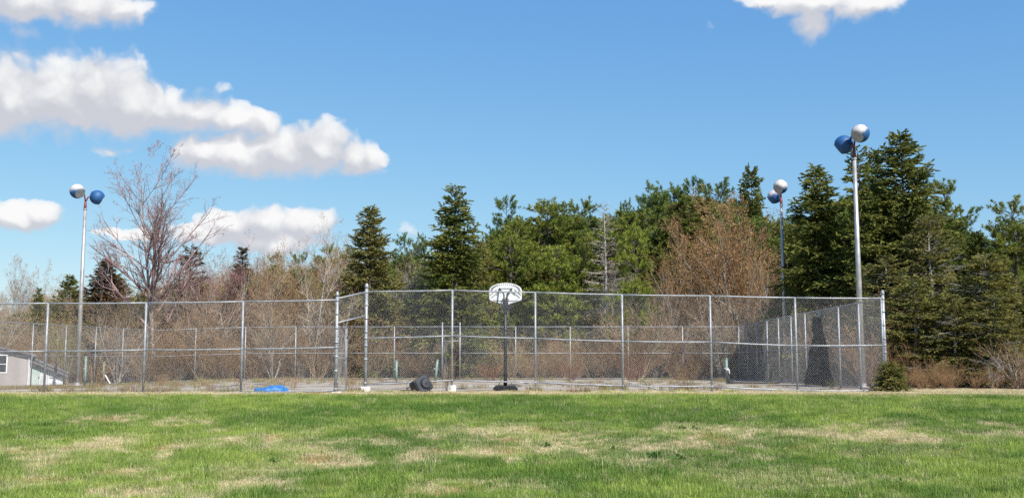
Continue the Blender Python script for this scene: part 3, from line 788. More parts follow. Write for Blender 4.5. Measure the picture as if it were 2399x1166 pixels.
# ------------------------------------------------------------------ basketball stand
def basketball_stand():
    px = at(1184, 850, 35.2).x; Y = 35.2; s = 2438/35.2/1.0
    root = tag(empty('basketball_stand', (px, Y, .03)), 'portable basketball stand with white fan backboard seen from behind', 'basketball stand')
    root.location = (px, Y, .03)
    W = 0.565; zc = at(1184, 680, Y).z - .03; zt = at(1184, 660, Y).z - .03; zl = at(1184, 700, Y).z - .03; zb = at(1184, 711, Y).z - .03
    y0 = 0.50                                             # the board hangs over the court
    out = [(-.10, zb), (.10, zb), (W*.93, zl-.02), (W*.985, zl+.01), (W, zl+.06), (W, zc)]
    n = 20
    for i in range(1, n):
        a_ = math.pi*i/n
        out.append((W*math.cos(a_), zc + (zt-zc)*math.sin(a_)**.85))
    out += [(-W, zc), (-W, zl+.06), (-W*.985, zl+.01), (-W*.93, zl-.02)]
    bd = MB().prism(out, y0, y0+.04).build('backboard', M['white'], root, bevel=.012)
    # moulded rim round the back
    inner = [(x*.955, zc + (z-zc)*.94) for x, z in out]
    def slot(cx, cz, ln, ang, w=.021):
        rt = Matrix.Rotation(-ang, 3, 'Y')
        MB().box((cx, y0-.004, cz), (ln, .014, w), rt).build('slot', M['slot'], bd)  # shade of the recessed slot put in as a thin raised dark strip
    hh = zt - zc
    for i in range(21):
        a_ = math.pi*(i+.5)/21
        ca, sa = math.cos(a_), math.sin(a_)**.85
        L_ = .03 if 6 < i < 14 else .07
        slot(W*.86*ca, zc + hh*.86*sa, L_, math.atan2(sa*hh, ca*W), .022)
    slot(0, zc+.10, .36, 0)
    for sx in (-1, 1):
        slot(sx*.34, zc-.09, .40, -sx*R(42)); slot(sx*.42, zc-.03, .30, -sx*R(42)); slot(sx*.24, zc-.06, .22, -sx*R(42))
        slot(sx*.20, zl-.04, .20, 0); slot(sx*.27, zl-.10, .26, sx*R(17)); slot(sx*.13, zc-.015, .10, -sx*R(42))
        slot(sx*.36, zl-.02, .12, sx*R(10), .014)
    # bracket arms
    for sx in (-1, 1):
        MB().tube([(sx*.045, .06, zl-.12), (sx*.055, .10, zc-.12), (sx*.22, y0-.02, zc+.10)], .026, 8).build('bracket_arm', M['blackpipe'], root)
        MB().tube([(sx*.07, .05, zl-.28), (sx*.075, .28, zl-.05), (sx*.10, y0-.02, zl+.02)], .022, 8).build('bracket_arm', M['blackpipe'], root)
        MB().box((sx*.065, .04, zl-.10), (.02, .12, .50)).build('bracket_plate', M['blackpipe'], root)
    MB().box((0, 0, zl-.30), (.15, .12, .16)).build('clamp', M['blackpipe'], root)
    MB().tube([(0, -.05, .10), (0, -.02, 1.2), (0, 0, zl-.05)], [.066, .060, .050], 14).build('pole', M['blackpipe'], root, smooth=True)
    for z in (1.15, 2.0): MB().lathe([(.055, -.03), (.055, .03)], 14, Matrix.Translation((0, -.02, z))).build('pole_collar', M['blackpipe'], root)
    # base tank
    pr = [(-.42, 0), (.42, 0), (.42, .06), (.34, .15), (.12, .165), (.10, .15), (-.10, .15), (-.12, .165), (-.34, .15), (-.42, .06)]
    base = MB().prism(pr, -.32, .62).build('base_tank', M['black'], root, bevel=.02)
    MB().lathe([(.05, 0), (.05, .02)], 14, Matrix.Translation((-.05, -.32, .075)) @ Matrix.Rotation(R(90), 4, 'X')).build('filler_cap', M['greyplastic'], base)
    for sx in (-1, 1):
        MB().tube([(sx*.25, -.1, .13), (sx*.03, -.03, .62)], .011, 8).build('brace', M['blackpipe'], root)
        MB().lathe([(.06, -.025), (.06, .025)], 16, Matrix.Translation((sx*.30, .60, .055)) @ Matrix.Rotation(R(90), 4, 'Y')).build('wheel', M['greyplastic'], root)
    # ring and net on the court side
    rc = Vector((0, y0+.04+.30, zl-.03))
    ring = MB().tube([rc + Vector((.225*math.cos(2*math.pi*k/28), .225*math.sin(2*math.pi*k/28), 0)) for k in range(29)], .009, 6).build('ring', M['orange'], root)
    V = []; A = []; B = []
    for k in range(12):
        for d in (-1, 1):
            prev = None
            for j in range(5):
                r_ = .225 - .02*j - (.01 if j > 2 else 0); an = 2*math.pi*(k + d*.5*j)/12
                p = (rc.x + r_*math.cos(an), rc.y + r_*math.sin(an), rc.z - .10*j)
                if prev: A.append(prev); B.append(p)
                prev = p
    V, F = prisms(A, B, .003, .003, 3)
    link('net', new_mesh('net', V, F), M['rag'], ring)


basketball_stand()


# tipped over basketball base
def tipped_base():
    c = at(990, 902, 34.0)
    root = tag(empty('tipped_basketball_base', (c.x, 34.0, 0.0)), 'black basketball stand base tipped on its side beside the gateway', 'basketball stand')
    rt = Matrix.Rotation(R(-27), 4, 'Y') @ Matrix.Rotation(R(34), 4, 'Z')
    T = Matrix.Translation((0, 0, c.z + .01)) @ rt
    out = [(-.30, -.22), (-.26, -.27), (.24, -.25), (.29, -.18), (.27, .24), (.22, .29), (-.26, .25), (-.30, .20)]
    body = MB().prism(out, -.10, .30, T).build('base_tank', M['black'], root, bevel=.03)
    inn = [(x*.86, z*.86) for x, z in out]
    MB().prism(inn, -.135, -.09, T).build('raised_panel', M['greyplastic'], body, bevel=.02)
    D = T @ Matrix.Translation((.05, -.13, .0)) @ Matrix.Rotation(R(90), 4, 'X')
    dk = MB().lathe([(.165, -.01), (.165, .05), (.145, .075), (.05, .08)], 32, D).build('round_hub', M['greyplastic'], body, smooth=False)
    MB().lathe([(.175, .0), (.188, .02), (.175, .04)], 32, D).build('hub_ring', M['black'], dk)
    MB().box((T @ Vector((.05, -.215, .0))), (.11, .02, .05), rt.to_3x3()).build('hub_slot', M['black'], dk)
    for dx, dz in ((-.22, -.21), (.20, -.22)):
        MB().lathe([(.07, -.03), (.07, .03)], 16, T @ Matrix.Translation((dx, .30, dz)) @ Matrix.Rotation(R(90), 4, 'Y')).build('wheel', M['greyplastic'], root)
    def w(px, py, Y=33.9):
        p = at(px, py, Y); return (p.x - c.x, Y - 34.0, max(p.z, .035))
    MB().tube([w(934, 920.5), w(975, 916)], .035, 10).build('pole_section', M['blackpipe'], root, smooth=True)
    MB().tube([w(946, 918.5), w(968, 900)], .013, 8).build('brace', M['blackpipe'], root)
    MB().tube([w(962, 918, 34.3), w(969, 897, 34.3), w(976, 893, 34.2)], .016, 8).build('brace', M['blackpipe'], root)
    MB().tube([w(966, 893), w(958, 891), w(953, 897), w(953, 907), w(956, 913)], .006, 6).build('cable', M['blackpipe'], root)
    MB().tube([w(985, 921.5), w(1011, 919)], .03, 8).build('foot_bar', M['blackpipe'], root)


tipped_base()


# crumpled tarp
def tarp():
    c = at(632, 921, 33.75)
    rg = np.random.default_rng(4)
    n, k = 40, 16
    V = []
    for i in range(k):
        t = i/(k-1)
        for j in range(n):
            a_ = 2*math.pi*j/n
            e = 1 + .10*math.sin(3*a_+1) + .06*math.sin(7*a_)
            r_ = math.sin(t*math.pi/2)**.8
            x = .53*e*r_*math.cos(a_); y = .40*e*r_*math.sin(a_)
            h = .165*(math.cos(t*math.pi/2)**.55)
            wr_ = .045*(float(vnoise(x+5, y+5, .09, 3))-.5) + .06*(float(vnoise(x+5, y+9, .2, 5))-.5)
            V.append((x, y, max(0.0, h*(1 + .25*math.sin(2.2*x*3)) + wr_*(1 if t < .97 else .4))))
    F = [(i*n+j, i*n+(j+1) % n, (i+1)*n+(j+1) % n, (i+1)*n+j) for i in range(k-1) for j in range(n)]
    o = link('tarpaulin', new_mesh('tarpaulin', V, F), M['tarp'], None, (c.x, 33.75, .015))
    tag(o, 'crumpled bright blue tarpaulin heap on the court behind the left fence', 'tarpaulin')


tarp()


# net posts
def net_post(px, ytop, Y, label, lean=0.0):
    p = at(px, 850, Y); z = float(gz(p.x, Y)) + .02
    h = at(px, ytop, Y).z - z
    root = tag(empty('net_post', (p.x, Y, z)), label, 'net post', 'tennis net posts')
    MB().tube([(0, 0, 0), (lean, 0, h)], .055, 12).build('post', M['netpost'], root, smooth=True)
    MB().lathe([(.065, 0), (.065, .03), (.03, .06)], 12, Matrix.Translation((lean, 0, h))).build('cap', M['netpost'], root)
    MB().lathe([(.05, -.03), (.05, .03)], 10, Matrix.Translation((lean*.5-.07, 0, h*.62)) @ Matrix.Rotation(R(90), 4, 'Y')).build('winch', M['oldpipe'], root)
    return root, h


net_post(929, 846, 50.5, 'faded green net post left of the tipped base')
net_post(1020, 844, 51.0, 'leaning faded green net post right of the tipped base', .10)
net_post(201, 838, 51.5, 'thin green net post beside the left lamp pole')
net_post(244, 850, 51.0, 'short green net post right of the left lamp pole')
rt_, h_ = net_post(1702, 841, 48.0, 'net post near the side fence with a white rag tied on')
rag = MB().tube([(-.02, -.07, h_*.55), (.05, -.08, h_*.60), (.09, -.08, h_*.54), (.11, -.08, h_*.40)], [.05, .055, .045, .02], 8).build('rag', M['rag'])
rag.location = rt_.location; tag(rag, 'white rag knotted round the net post near the side fence', 'cloth')
M['netcord'] = mat_noise('dark_net_cord', (0.014, 0.014, 0.014), (0.03, 0.03, 0.03), 9, 0.9)
nb = MB().tube([(-.02, -.08, h_*.45), (.03, -.09, h_*.25), (.10, -.10, .06), (.5, -.12, .03), (1.4, -.2, .03), (2.4, -.1, .03)], [.05, .075, .09, .045, .035, .03], 8).build('net_bundle', M['netcord'])
nb.location = rt_.location; tag(nb, 'dark bundled tennis net fallen along the court by its post', 'net')
for k, (px, py, Y, l, a_) in enumerate(((252, 894, 44, .42, R(-62)), )):
    p = at(px, py, Y)
    o = MB().box((0, 0, 0), (.035, .035, l)).build('broken_stake', M['shedtrim']); o.location = (p.x, Y, p.z + .12); o.rotation_euler = (0, R(-32), 0)
    tag(o, 'short pale stake leaning in the weeds on the left of the court', 'stake')


# ------------------------------------------------------------------ shed behind the left fence
def shed():
    Y = 56.0
    def w(px, py, Yq=Y): p = at(px, py, Yq); return p.x, p.z
    x0 = w(-130, 850)[0]; x1 = w(52, 850)[0]; zb = -.32
    zt = w(0, 824)[1] - zb
    root = tag(empty('shed', (x0, Y, zb), R(25)), 'weathered pink clapboard shed with green lean-to behind the left side fence', 'building')
    W = x1 - x0
    def X(px): return w(px, 850)[0] - x0
    def Z(py): return w(0, py)[1] - zb
    D = 4.0
    eave = Z(826); peak = Z(806) - .55
    MB().prism([(0, 0), (W, 0), (W, eave), (W*.38, peak + .55), (0, eave)], 0, D).build('wall', M['clap'], root)
    nbd = int(eave/.10)
    bm = MB().box((0, 0, 0), (1, .022, .098), Matrix.Rotation(R(7), 3, 'X'))
    me = new_mesh('clapboard', bm.v, bm.f)
    me.materials.append(M['clap'])
    for i in range(nbd):
        o = link('clapboard', me, None, root, (W/2 - .05, -.018, .06 + i*.10)); o.scale = (W - .16, 1, 1)
    MB().box((W-.05, -.03, eave/2), (.10, .06, eave)).build('corner_board', M['shedgrey'], root)
    wn = MB().box((X(5)-.33, -.03, Z(852)), (.55, .06, 1.0)).build('window', M['shedtrim'], root)
    MB().box((X(5)-.33, -.065, Z(852)+.23), (.44, .012, .42)).build('pane', M['glass'], wn)
    MB().box((X(5)-.33, -.065, Z(852)-.23), (.44, .012, .42)).build('pane', M['glass'], wn)
    # main roof slopes
    sl = Vector((W*.62 + .35, 0, -(peak + .55 - eave) - .3))
    for sx, x_from, x_to in ((1, W*.38, W + .28), (-1, W*.38, -.3)):
        za = peak + .55 + .02; zb_ = eave - .16
        MB().prism([(x_from, za), (x_to, zb_), (x_to, zb_ + .10), (x_from, za + .10)], -.3, D+.3).build('roof', M['roof'], root)
    # lean-to
    a0, a1 = W, X(127)
    top0, top1 = Z(838), Z(872)
    MB().prism([(a0, 0), (a1, 0), (a1, top1 - .1), (a0, top0 - .1)], .35, D).build('lean_to_wall', M['shedtrim'], root)
    door = MB().box(((X(57)+X(75))/2, .32, Z(850)/2*.72 + .1), (X(75)-X(57), .05, Z(850)*.86)).build('door', M['sheddoor'], root)
    MB().box((X(73), .28, Z(885)), (.04, .05, .10)).build('handle', M['blackpipe'], door)
    MB().box((X(54.5), .30, Z(845)/2), (.09, .07, Z(845))).build('door_trim', M['shedtrim'], root)
    nb_ = 5
    for i in range(nb_):
        xa = X(76) + (X(96)-X(76))*(i+.5)/nb_
        MB().box((xa, .32, Z(862)/2*.95 + .05), ((X(96)-X(76))/nb_ - .012, .04, Z(862)*.95)).build('plank', M['shedgrey'], root)
    for zq in (Z(882), Z(899)):
        MB().box(((X(97)+a1)/2, .31, zq), (a1 - X(97), .05, .14)).build('batten', M['shedgrey'], root)
    MB().prism([(a0 - .1, top0 + .02), (a1 + .25, top1 - .10), (a1 + .25, top1 + .03), (a0 - .1, top0 + .16)], -.05, D + .2).build('lean_to_roof', M['roof'], root)
    MB().prism([(a0 - .1, top0 - .16), (a1 + .25, top1 - .28), (a1 + .25, top1 - .11), (a0 - .1, top0 + .01)], .0, .05).build('fascia', M['roof'], root)


shed()

# ------------------------------------------------------------------ tree generators (numpy)
def unit_rand(rg, n):
    return norm(rg.normal(size=(n, 3)))


def grow(rg, P, D, L, Rd, S, wob, up, tip=0.25):
    """walk each branch S steps; returns points (S+1,n,3), dirs, radii"""
    pts = [P]; dirs = [D]; rads = [Rd]
    p, d = P.copy(), D.copy()
    for k in range(S):
        d = norm(d + rg.normal(size=d.shape)*wob + np.array([0, 0, 1.0])*(up[:, None] if isinstance(up, np.ndarray) else up))
        p = p + d*(L/S)[:, None]
        pts.append(p.copy()); dirs.append(d.copy()); rads.append(Rd*(1 - (1-tip)*(k+1)/S))
    return np.array(pts), np.array(dirs), np.array(rads)


def segs(pts, rads, n=3):
    return prisms(pts[:-1].reshape(-1, 3), pts[1:].reshape(-1, 3), rads[:-1].ravel(), rads[1:].ravel(), n)


def kids(rg, pts, dirs, rads, L, m, t0, t1, a0, a1, lf, rf, shape=0.6, rmin=0.004):
    S1, n = pts.shape[:2]; S = S1 - 1
    t = (rg.random((n, m))*0.6 + (np.arange(m)[None] + .5)/m*0.8 - 0.2).clip(0, 1)*(t1-t0) + t0
    f = np.minimum(t*S, S - 1e-4); i = f.astype(int); fr_ = (f - i)[..., None]
    j = np.arange(n)[:, None]
    P = pts[i, j]*(1-fr_) + pts[i+1, j]*fr_
    D = dirs[i+1, j]
    r_ = rads[i, j]*(1-fr_[..., 0]) + rads[i+1, j]*fr_[..., 0]
    P, D, t_, r_ = P.reshape(-1, 3), D.reshape(-1, 3), t.ravel(), r_.ravel()
    a_ = rg.uniform(a0, a1, len(P))
    q = unit_rand(rg, len(P)); q = norm(q - D*np.sum(q*D, 1, keepdims=True))
    Dn = norm(D*np.cos(a_)[:, None] + q*np.sin(a_)[:, None])
    Ln = np.repeat(L, m)*lf*(1 - shape*t_**1.6)*rg.uniform(.7, 1.25, len(P))
    Rn = np.maximum(np.minimum(r_*.8, np.repeat(rads[0], m)*rf), rmin)
    return P, Dn, Ln, Rn


def join(parts):
    V = []; F = []; b = 0
    for v, f in parts:
        if f.shape[1] == 3: f = np.concatenate([f, f[:, 2:3]], 1)
        V.append(v); F.append(f + b); b += len(v)
    return np.concatenate(V), np.concatenate(F)


def flakes(rg, P, D, ln, wd):
    """one thin pointed blade per P along D: a triangle pair (diamond)"""
    n = len(P)
    q = unit_rand(rg, n); s = norm(np.cross(D, q))
    ln = np.broadcast_to(ln, (n,))[:, None]; wd = np.broadcast_to(wd, (n,))[:, None]
    mid = P + D*ln*.45
    nrm_ = np.cross(D, s)
    V = np.stack([P, mid + s*wd*.5, P + D*ln + nrm_*ln*.08, mid - s*wd*.5], 1).reshape(-1, 3)
    F = np.arange(n*4).reshape(-1, 4)
    return V, F


def bare_tree(seed, H, stems, spread, lvl, wob=.10, up=.05, r0=.14, clear=.25, buds=0.0, S=(9, 6, 4, 3, 2), trunk_levels=2, angs=((.45, .95), (.45, 1.0), (.4, 1.1), (.4, 1.1)), lf=(.52, .50, .5, .5), rt_min=.0045, budlen=.05):
    rg = np.random.default_rng(seed)
    n = stems
    az = rg.random(n)*2*math.pi; tl = rg.uniform(.3, 1.0, n)*spread
    D = np.stack([np.sin(tl)*np.cos(az), np.sin(tl)*np.sin(az), np.cos(tl)], 1)
    tl[0] *= .15
    P = np.stack([.12*np.cos(az), .12*np.sin(az), np.full(n, -.1)], 1)*(1 if n > 1 else 0)
    L = H*rg.uniform(.72, 1.0, n); L[0] = H
    Rd = r0*rg.uniform(.6, 1.0, n); Rd[0] = r0
    tr, cr = [], []
    pts, dirs, rads = grow(rg, P, D, L, Rd, S[0], wob*.35, up*.6, .12)
    tr.append(segs(pts, rads, 7))
    last = None
    for k, m in enumerate(lvl):
        t0 = clear if k == 0 else .18
        P, D, L, Rd = kids(rg, pts, dirs, rads, L, m, t0, 1.0, angs[k][0], angs[k][1], lf[k], .55, .55 if k == 0 else .45, rt_min)
        pts, dirs, rads = grow(rg, P, D, L, Rd, S[k+1], wob*(1+.3*k), up, .35)
        (tr if k + 1 < trunk_levels else cr).append(segs(pts, rads, 4 if k == 0 else 3))
        last = (pts, dirs, L)
    if buds:
        pts, dirs, L = last
        S1, nn = pts.shape[:2]
        for s_ in range(1, S1):
            sel = rg.random(nn) < buds
            p = pts[s_][sel]; d = norm(dirs[s_][sel] + unit_rand(rg, len(p))*.9)
            cr.append(flakes(rg, p, d, rg.uniform(.6, 1.3, len(p))*budlen, budlen*.6))
    return join(tr), join(cr)


def conifer_branches(rg, H, z0, per_m, lenf, elev_top, elev_low, sag, S=6, skip=0.0):
    nb = int((H - z0)*per_m)
    z = z0 + (H - z0)*(np.sort(rg.random(nb))**0.80)
    z = z + rg.normal(size=nb)*.05
    t = ((z - z0)/(H - z0)).clip(0, .995)
    az = (np.arange(nb)*2.39996 + rg.normal(size=nb)*.5)
    L = lenf(t)*rg.uniform(.62, 1.15, nb)
    el = elev_low + (elev_top - elev_low)*t**1.2 + rg.normal(size=nb)*.22
    D = np.stack([np.cos(el)*np.cos(az), np.cos(el)*np.sin(az), np.sin(el)], 1)
    P = np.stack([0*z, 0*z, z], 1)
    keep = rg.random(nb) >= skip
    P, D, L, t = P[keep], D[keep], L[keep], t[keep]
    pts = [P]; dirs = [D]; p, d = P.copy(), D.copy()
    for k in range(S):
        bend = (-sag if k < S*.6 else sag*1.7)
        d = norm(d + np.array([0, 0, bend])*np.clip(L, .3, 3)[:, None]*.4 + rg.normal(size=d.shape)*.06)
        p = p + d*(L/S)[:, None]; pts.append(p.copy()); dirs.append(d.copy())
    rad = np.array([(.012 + .012*L)*(1 - .8*k/S) for k in range(S+1)])
    return np.array(pts), np.array(dirs), rad, L, t


def sample_along(rg, pts, dirs, L, spacing, t0, t1, jit=.5):
    """positions every `spacing` metres along every branch"""
    S1, n = pts.shape[:2]; S = S1 - 1
    cnt = np.maximum(1, (L*(t1-t0)/spacing)).astype(int)
    br = np.repeat(np.arange(n), cnt)
    k = np.arange(len(br)) - np.repeat(np.cumsum(cnt) - cnt, cnt)
    t = t0 + (t1-t0)*((k + .5 + (rg.random(len(br))-.5)*jit*2)/np.repeat(cnt, cnt)).clip(0, 1)
    f = np.minimum(t*S, S-1e-4); i = f.astype(int); w_ = (f-i)[:, None]
    return pts[i, br]*(1-w_) + pts[i+1, br]*w_, dirs[i+1, br], t, br


def spruce(seed, H=12.0, Rm=2.3, per_m=17, z0=.5, skip=.0, point=.95, dead_low=0.0, flake=.175, dens=1.0, dead=False):
    rg = np.random.default_rng(seed)
    bump = rg.uniform(.75, 1.2, 9)
    lenf = lambda t: Rm*((1-t)**point)*np.interp(t, np.linspace(0, 1, 9), bump) + .22
    pts, dirs, rad, L, t = conifer_branches(rg, H, z0, per_m, lenf, R(42), R(-14), .11, 6, skip)
    tp = np.linspace(0, H, 10); tpts = np.stack([.04*np.sin(tp*1.1+seed), .04*np.cos(tp*.9), tp], 1)[:, None]
    trad = (.014*H*(1 - tp/H*.94))[:, None]
    trunk = [segs(tpts, trad, 8)]
    wood = [segs(pts, rad, 3)]
    # side twigs, flat sprays that hang a little
    P, D, tt, br = sample_along(rg, pts, dirs, L, .08, .10, 1.0)
    side = np.where(rg.random(len(P)) < .5, 1, -1)[:, None]
    hz = norm(np.cross(D, np.array([0, 0, 1.0])))*side
    Dt = norm(D*.75 + hz*rg.uniform(.5, 1.0, (len(P), 1)) + np.array([0, 0, -.14]) + unit_rand(rg, len(P))*.45)
    Lt = (.42*L[br]*(1.05 - tt) + .20)*rg.uniform(.6, 1.2, len(P))
    green = (t[br] > dead_low*rg.uniform(.6, 1.4, len(P))) & (rg.random(len(L))[br] > (.16 if dead_low else .03))
    tw, twd, twr = grow(rg, P, Dt, Lt, np.full(len(P), .007), 3, .12, -.03, .5)
    if dead:
        wood.append(segs(tw, twr, 3))
        P2, D2, t2, b2 = sample_along(rg, tw, twd, Lt, .16, .2, 1)
        crown = [flakes(rg, P2, norm(D2 + unit_rand(rg, len(P2))*.9), .16, .018)]
        return join(trunk), join(wood + crown)
    if (~green).any(): trunk.append(segs(tw[:, ~green], twr[:, ~green], 3)); trunk.append(segs(pts, rad, 3))
    wood_tr = wood
    tw, twd, Lt2 = tw[:, green], twd[:, green], Lt[green]
    P2, D2, t2, b2 = sample_along(rg, tw, twd, Lt2, .026/dens, .0, 1.0)
    D3 = norm(D2 + unit_rand(rg, len(P2))*.55)
    crown = [flakes(rg, P2 - D3*.03, D3, rg.uniform(.7, 1.25, len(P2))*flake, flake*.37)]
    return join(trunk + wood_tr), join(crown)


def pine(seed, H=13.0, Rm=3.0, z0=3.0, per_m=5.0, point=.55, tuft=.24, dens=1.0, skip=.1):
    rg = np.random.default_rng(seed)
    bump = rg.uniform(.6, 1.25, 8)
    lenf = lambda t: Rm*(np.maximum(1-t, 0)**point)*np.interp(t, np.linspace(0, 1, 8), bump) + .35
    pts, dirs, rad, L, t = conifer_branches(rg, H-.2, z0, per_m, lenf, R(34), R(0), .05, 6, skip)
    tp = np.linspace(0, H, 10); tpts = np.stack([.07*np.sin(tp*.8+seed), .07*np.cos(tp*.6), tp], 1)[:, None]
    trad = (.015*H*(1 - tp/H*.93))[:, None]
    trunk = [segs(tpts, trad, 8), segs(pts, rad, 4)]
    # branchlets turn up at their ends
    P, D, tt, br = sample_along(rg, pts, dirs, L, .19, .22, 1.0)
    q = unit_rand(rg, len(P))
    Dt = norm(D*.8 + q*.75 + np.array([0, 0, .35]))
    Lt = (.34*L[br]*(1.1-tt) + .28)*rg.uniform(.6, 1.2, len(P))
    tw, twd, twr = grow(rg, P, Dt, Lt, np.full(len(P), .010), 3, .10, .12, .5)
    trunk.append(segs(tw, twr, 3))
    P2, D2, t2, b2 = sample_along(rg, tw, twd, Lt, .085/dens, .25, 1.0)
    k = 9
    Pt = np.repeat(P2, k, 0); Dd = norm(np.repeat(D2, k, 0)*.85 + unit_rand(rg, len(Pt))*.85 + np.array([0, 0, .12]))
    crown = [flakes(rg, Pt, Dd, rg.uniform(.75, 1.2, len(Pt))*tuft, .044)]
    return join(trunk), join(crown)


def shrub(seed, H, stems, spread, lvl=(7, 4), wob=.14, up=.05, r0=.014, buds=.5, budlen=.045, leafmat=None):
    tr, cr = bare_tree(seed, H, stems, spread, lvl, wob, up, r0, .15, buds, S=(6, 4, 3, 2), trunk_levels=1, angs=((.3, .8), (.3, .9), (.3, .9)), lf=(.42, .5, .5), rt_min=.0042, budlen=budlen)
    # spread the feet of the stems
    return tr, cr


VAR = {}


def variant(key, parts, H):
    """store meshes for reuse; the crown takes its material per object"""
    tr = new_mesh(key + '_trunk', *parts[0]); cr = new_mesh(key + '_crown', *parts[1])
    tr.materials.append(None); cr.materials.append(None)
    VAR[key] = (tr, cr, float(np.percentile(parts[1][0][:, 2], 99.95)), parts)


for i in range(4): variant('spruce%d' % i, spruce(100+i, 12, (2.4, 2.6, 2.3, 2.5)[i], 20, .3, .02, (.66, .60, .68, .56)[i]), 12)
for i in range(2): variant('narrow%d' % i, spruce(120+i, 12, 1.6, 17, .3, .06, .62), 12)
for i in range(2): variant('ragged%d' % i, spruce(140+i, 10, 3.0, 15, .1, .08, .5, dead_low=.16), 10)
variant('dead0', spruce(160, 11, 1.7, 12, 1.0, .05, .8, dead=True), 11)
for i in range(4): variant('pine%d' % i, pine(200+i, 13, (2.9, 3.3, 2.7, 3.0)[i], (4.5, 4.0, 5.0, 3.5)[i], 11.0, (.36, .42, .34, .45)[i], dens=1.0), 13)
for i in range(2): variant('youngpine%d' % i, pine(230+i, 9, 2.7, .4, 11.0, .62, tuft=.25, dens=1.0, skip=.04), 9)
variant('sapling0', spruce(181, 1.5, .66, 80, .03, .15, .62, flake=.10, dens=2.0), 1.5)
variant('maple', bare_tree(504, 12, 2, R(5), (18, 8, 5, 3), .06, .03, .11, .15, .5, rt_min=.005, budlen=.055, trunk_levels=1, angs=((.50, .80), (.30, .7), (.4, .9), (.4, 1.0)), lf=(.42, .42, .45, .5)), 12)
variant('birch', bare_tree(310, 11, 2, R(9), (16, 6, 5, 2), .07, .04, .085, .22, .4, rt_min=.0055, lf=(.30, .5, .5, .5)), 11)
variant('alder', bare_tree(320, 7, 9, R(32), (9, 6, 4), .11, .04, .065, .15, .6, rt_min=.006), 7)
variant('spreading', bare_tree(330, 9, 6, R(34), (11, 8, 6, 2), .09, .04, .10, .15, .7, rt_min=.0055, budlen=.10), 9)
variant('hazel', bare_tree(340, 8, 7, R(24), (10, 6, 5), .10, .06, .07, .2, .8, rt_min=.006, budlen=.06), 8)
for i in range(3): variant('shrub%d' % i, shrub(400+i, 3.2, (16, 20, 14)[i], R((34, 44, 26)[i]), (7, 5), .13, .05, .017, .6, .055), 3.2)
for i in range(2): variant('wand%d' % i, shrub(420+i, 2.2, 30, R(30), (5, 3), .08, .06, .010, .4, .035), 2.2)


def place(key, name, label, px, ytop, Y, hw=None, bark='barkdark', leaf='spruce', rz=None, group=None, cat='tree', lean=0.0, x=None, h=None, zoff=0.0):
    tr, cr, H, _ = VAR[key]
    p = at(px, 850, Y); xx = p.x if x is None else x
    z = float(gz(xx, Y)) - .02
    hgt = h if h else (at(px, ytop, Y).z - z)
    s = hgt/H
    root = empty(name, (xx, Y, z), rz if rz is not None else (px*1.7 + Y) % 6.283)
    tag(root, label, cat, group)
    if hw is None: w_ = s
    else:
        co = np.empty(len(cr.vertices)*3, np.float32); cr.vertices.foreach_get('co', co)
        co = co.reshape(-1, 3); r98 = np.percentile(np.hypot(co[:, 0], co[:, 1]), 97)
        w_ = hw*1.15/2438*Y/r98
        w_ = min(max(w_, s*.5), s*1.8)
    root.scale = (w_, w_, s)
    if lean: root.rotation_euler[1] = lean
    for nm, me, mt in (('trunk', tr, bark), ('crown', cr, leaf)):
        o = bpy.data.objects.new(nm, me); COL.objects.link(o); o.parent = root
        o.material_slots[0].link = 'OBJECT'; o.material_slots[0].material = M[mt]
    return root


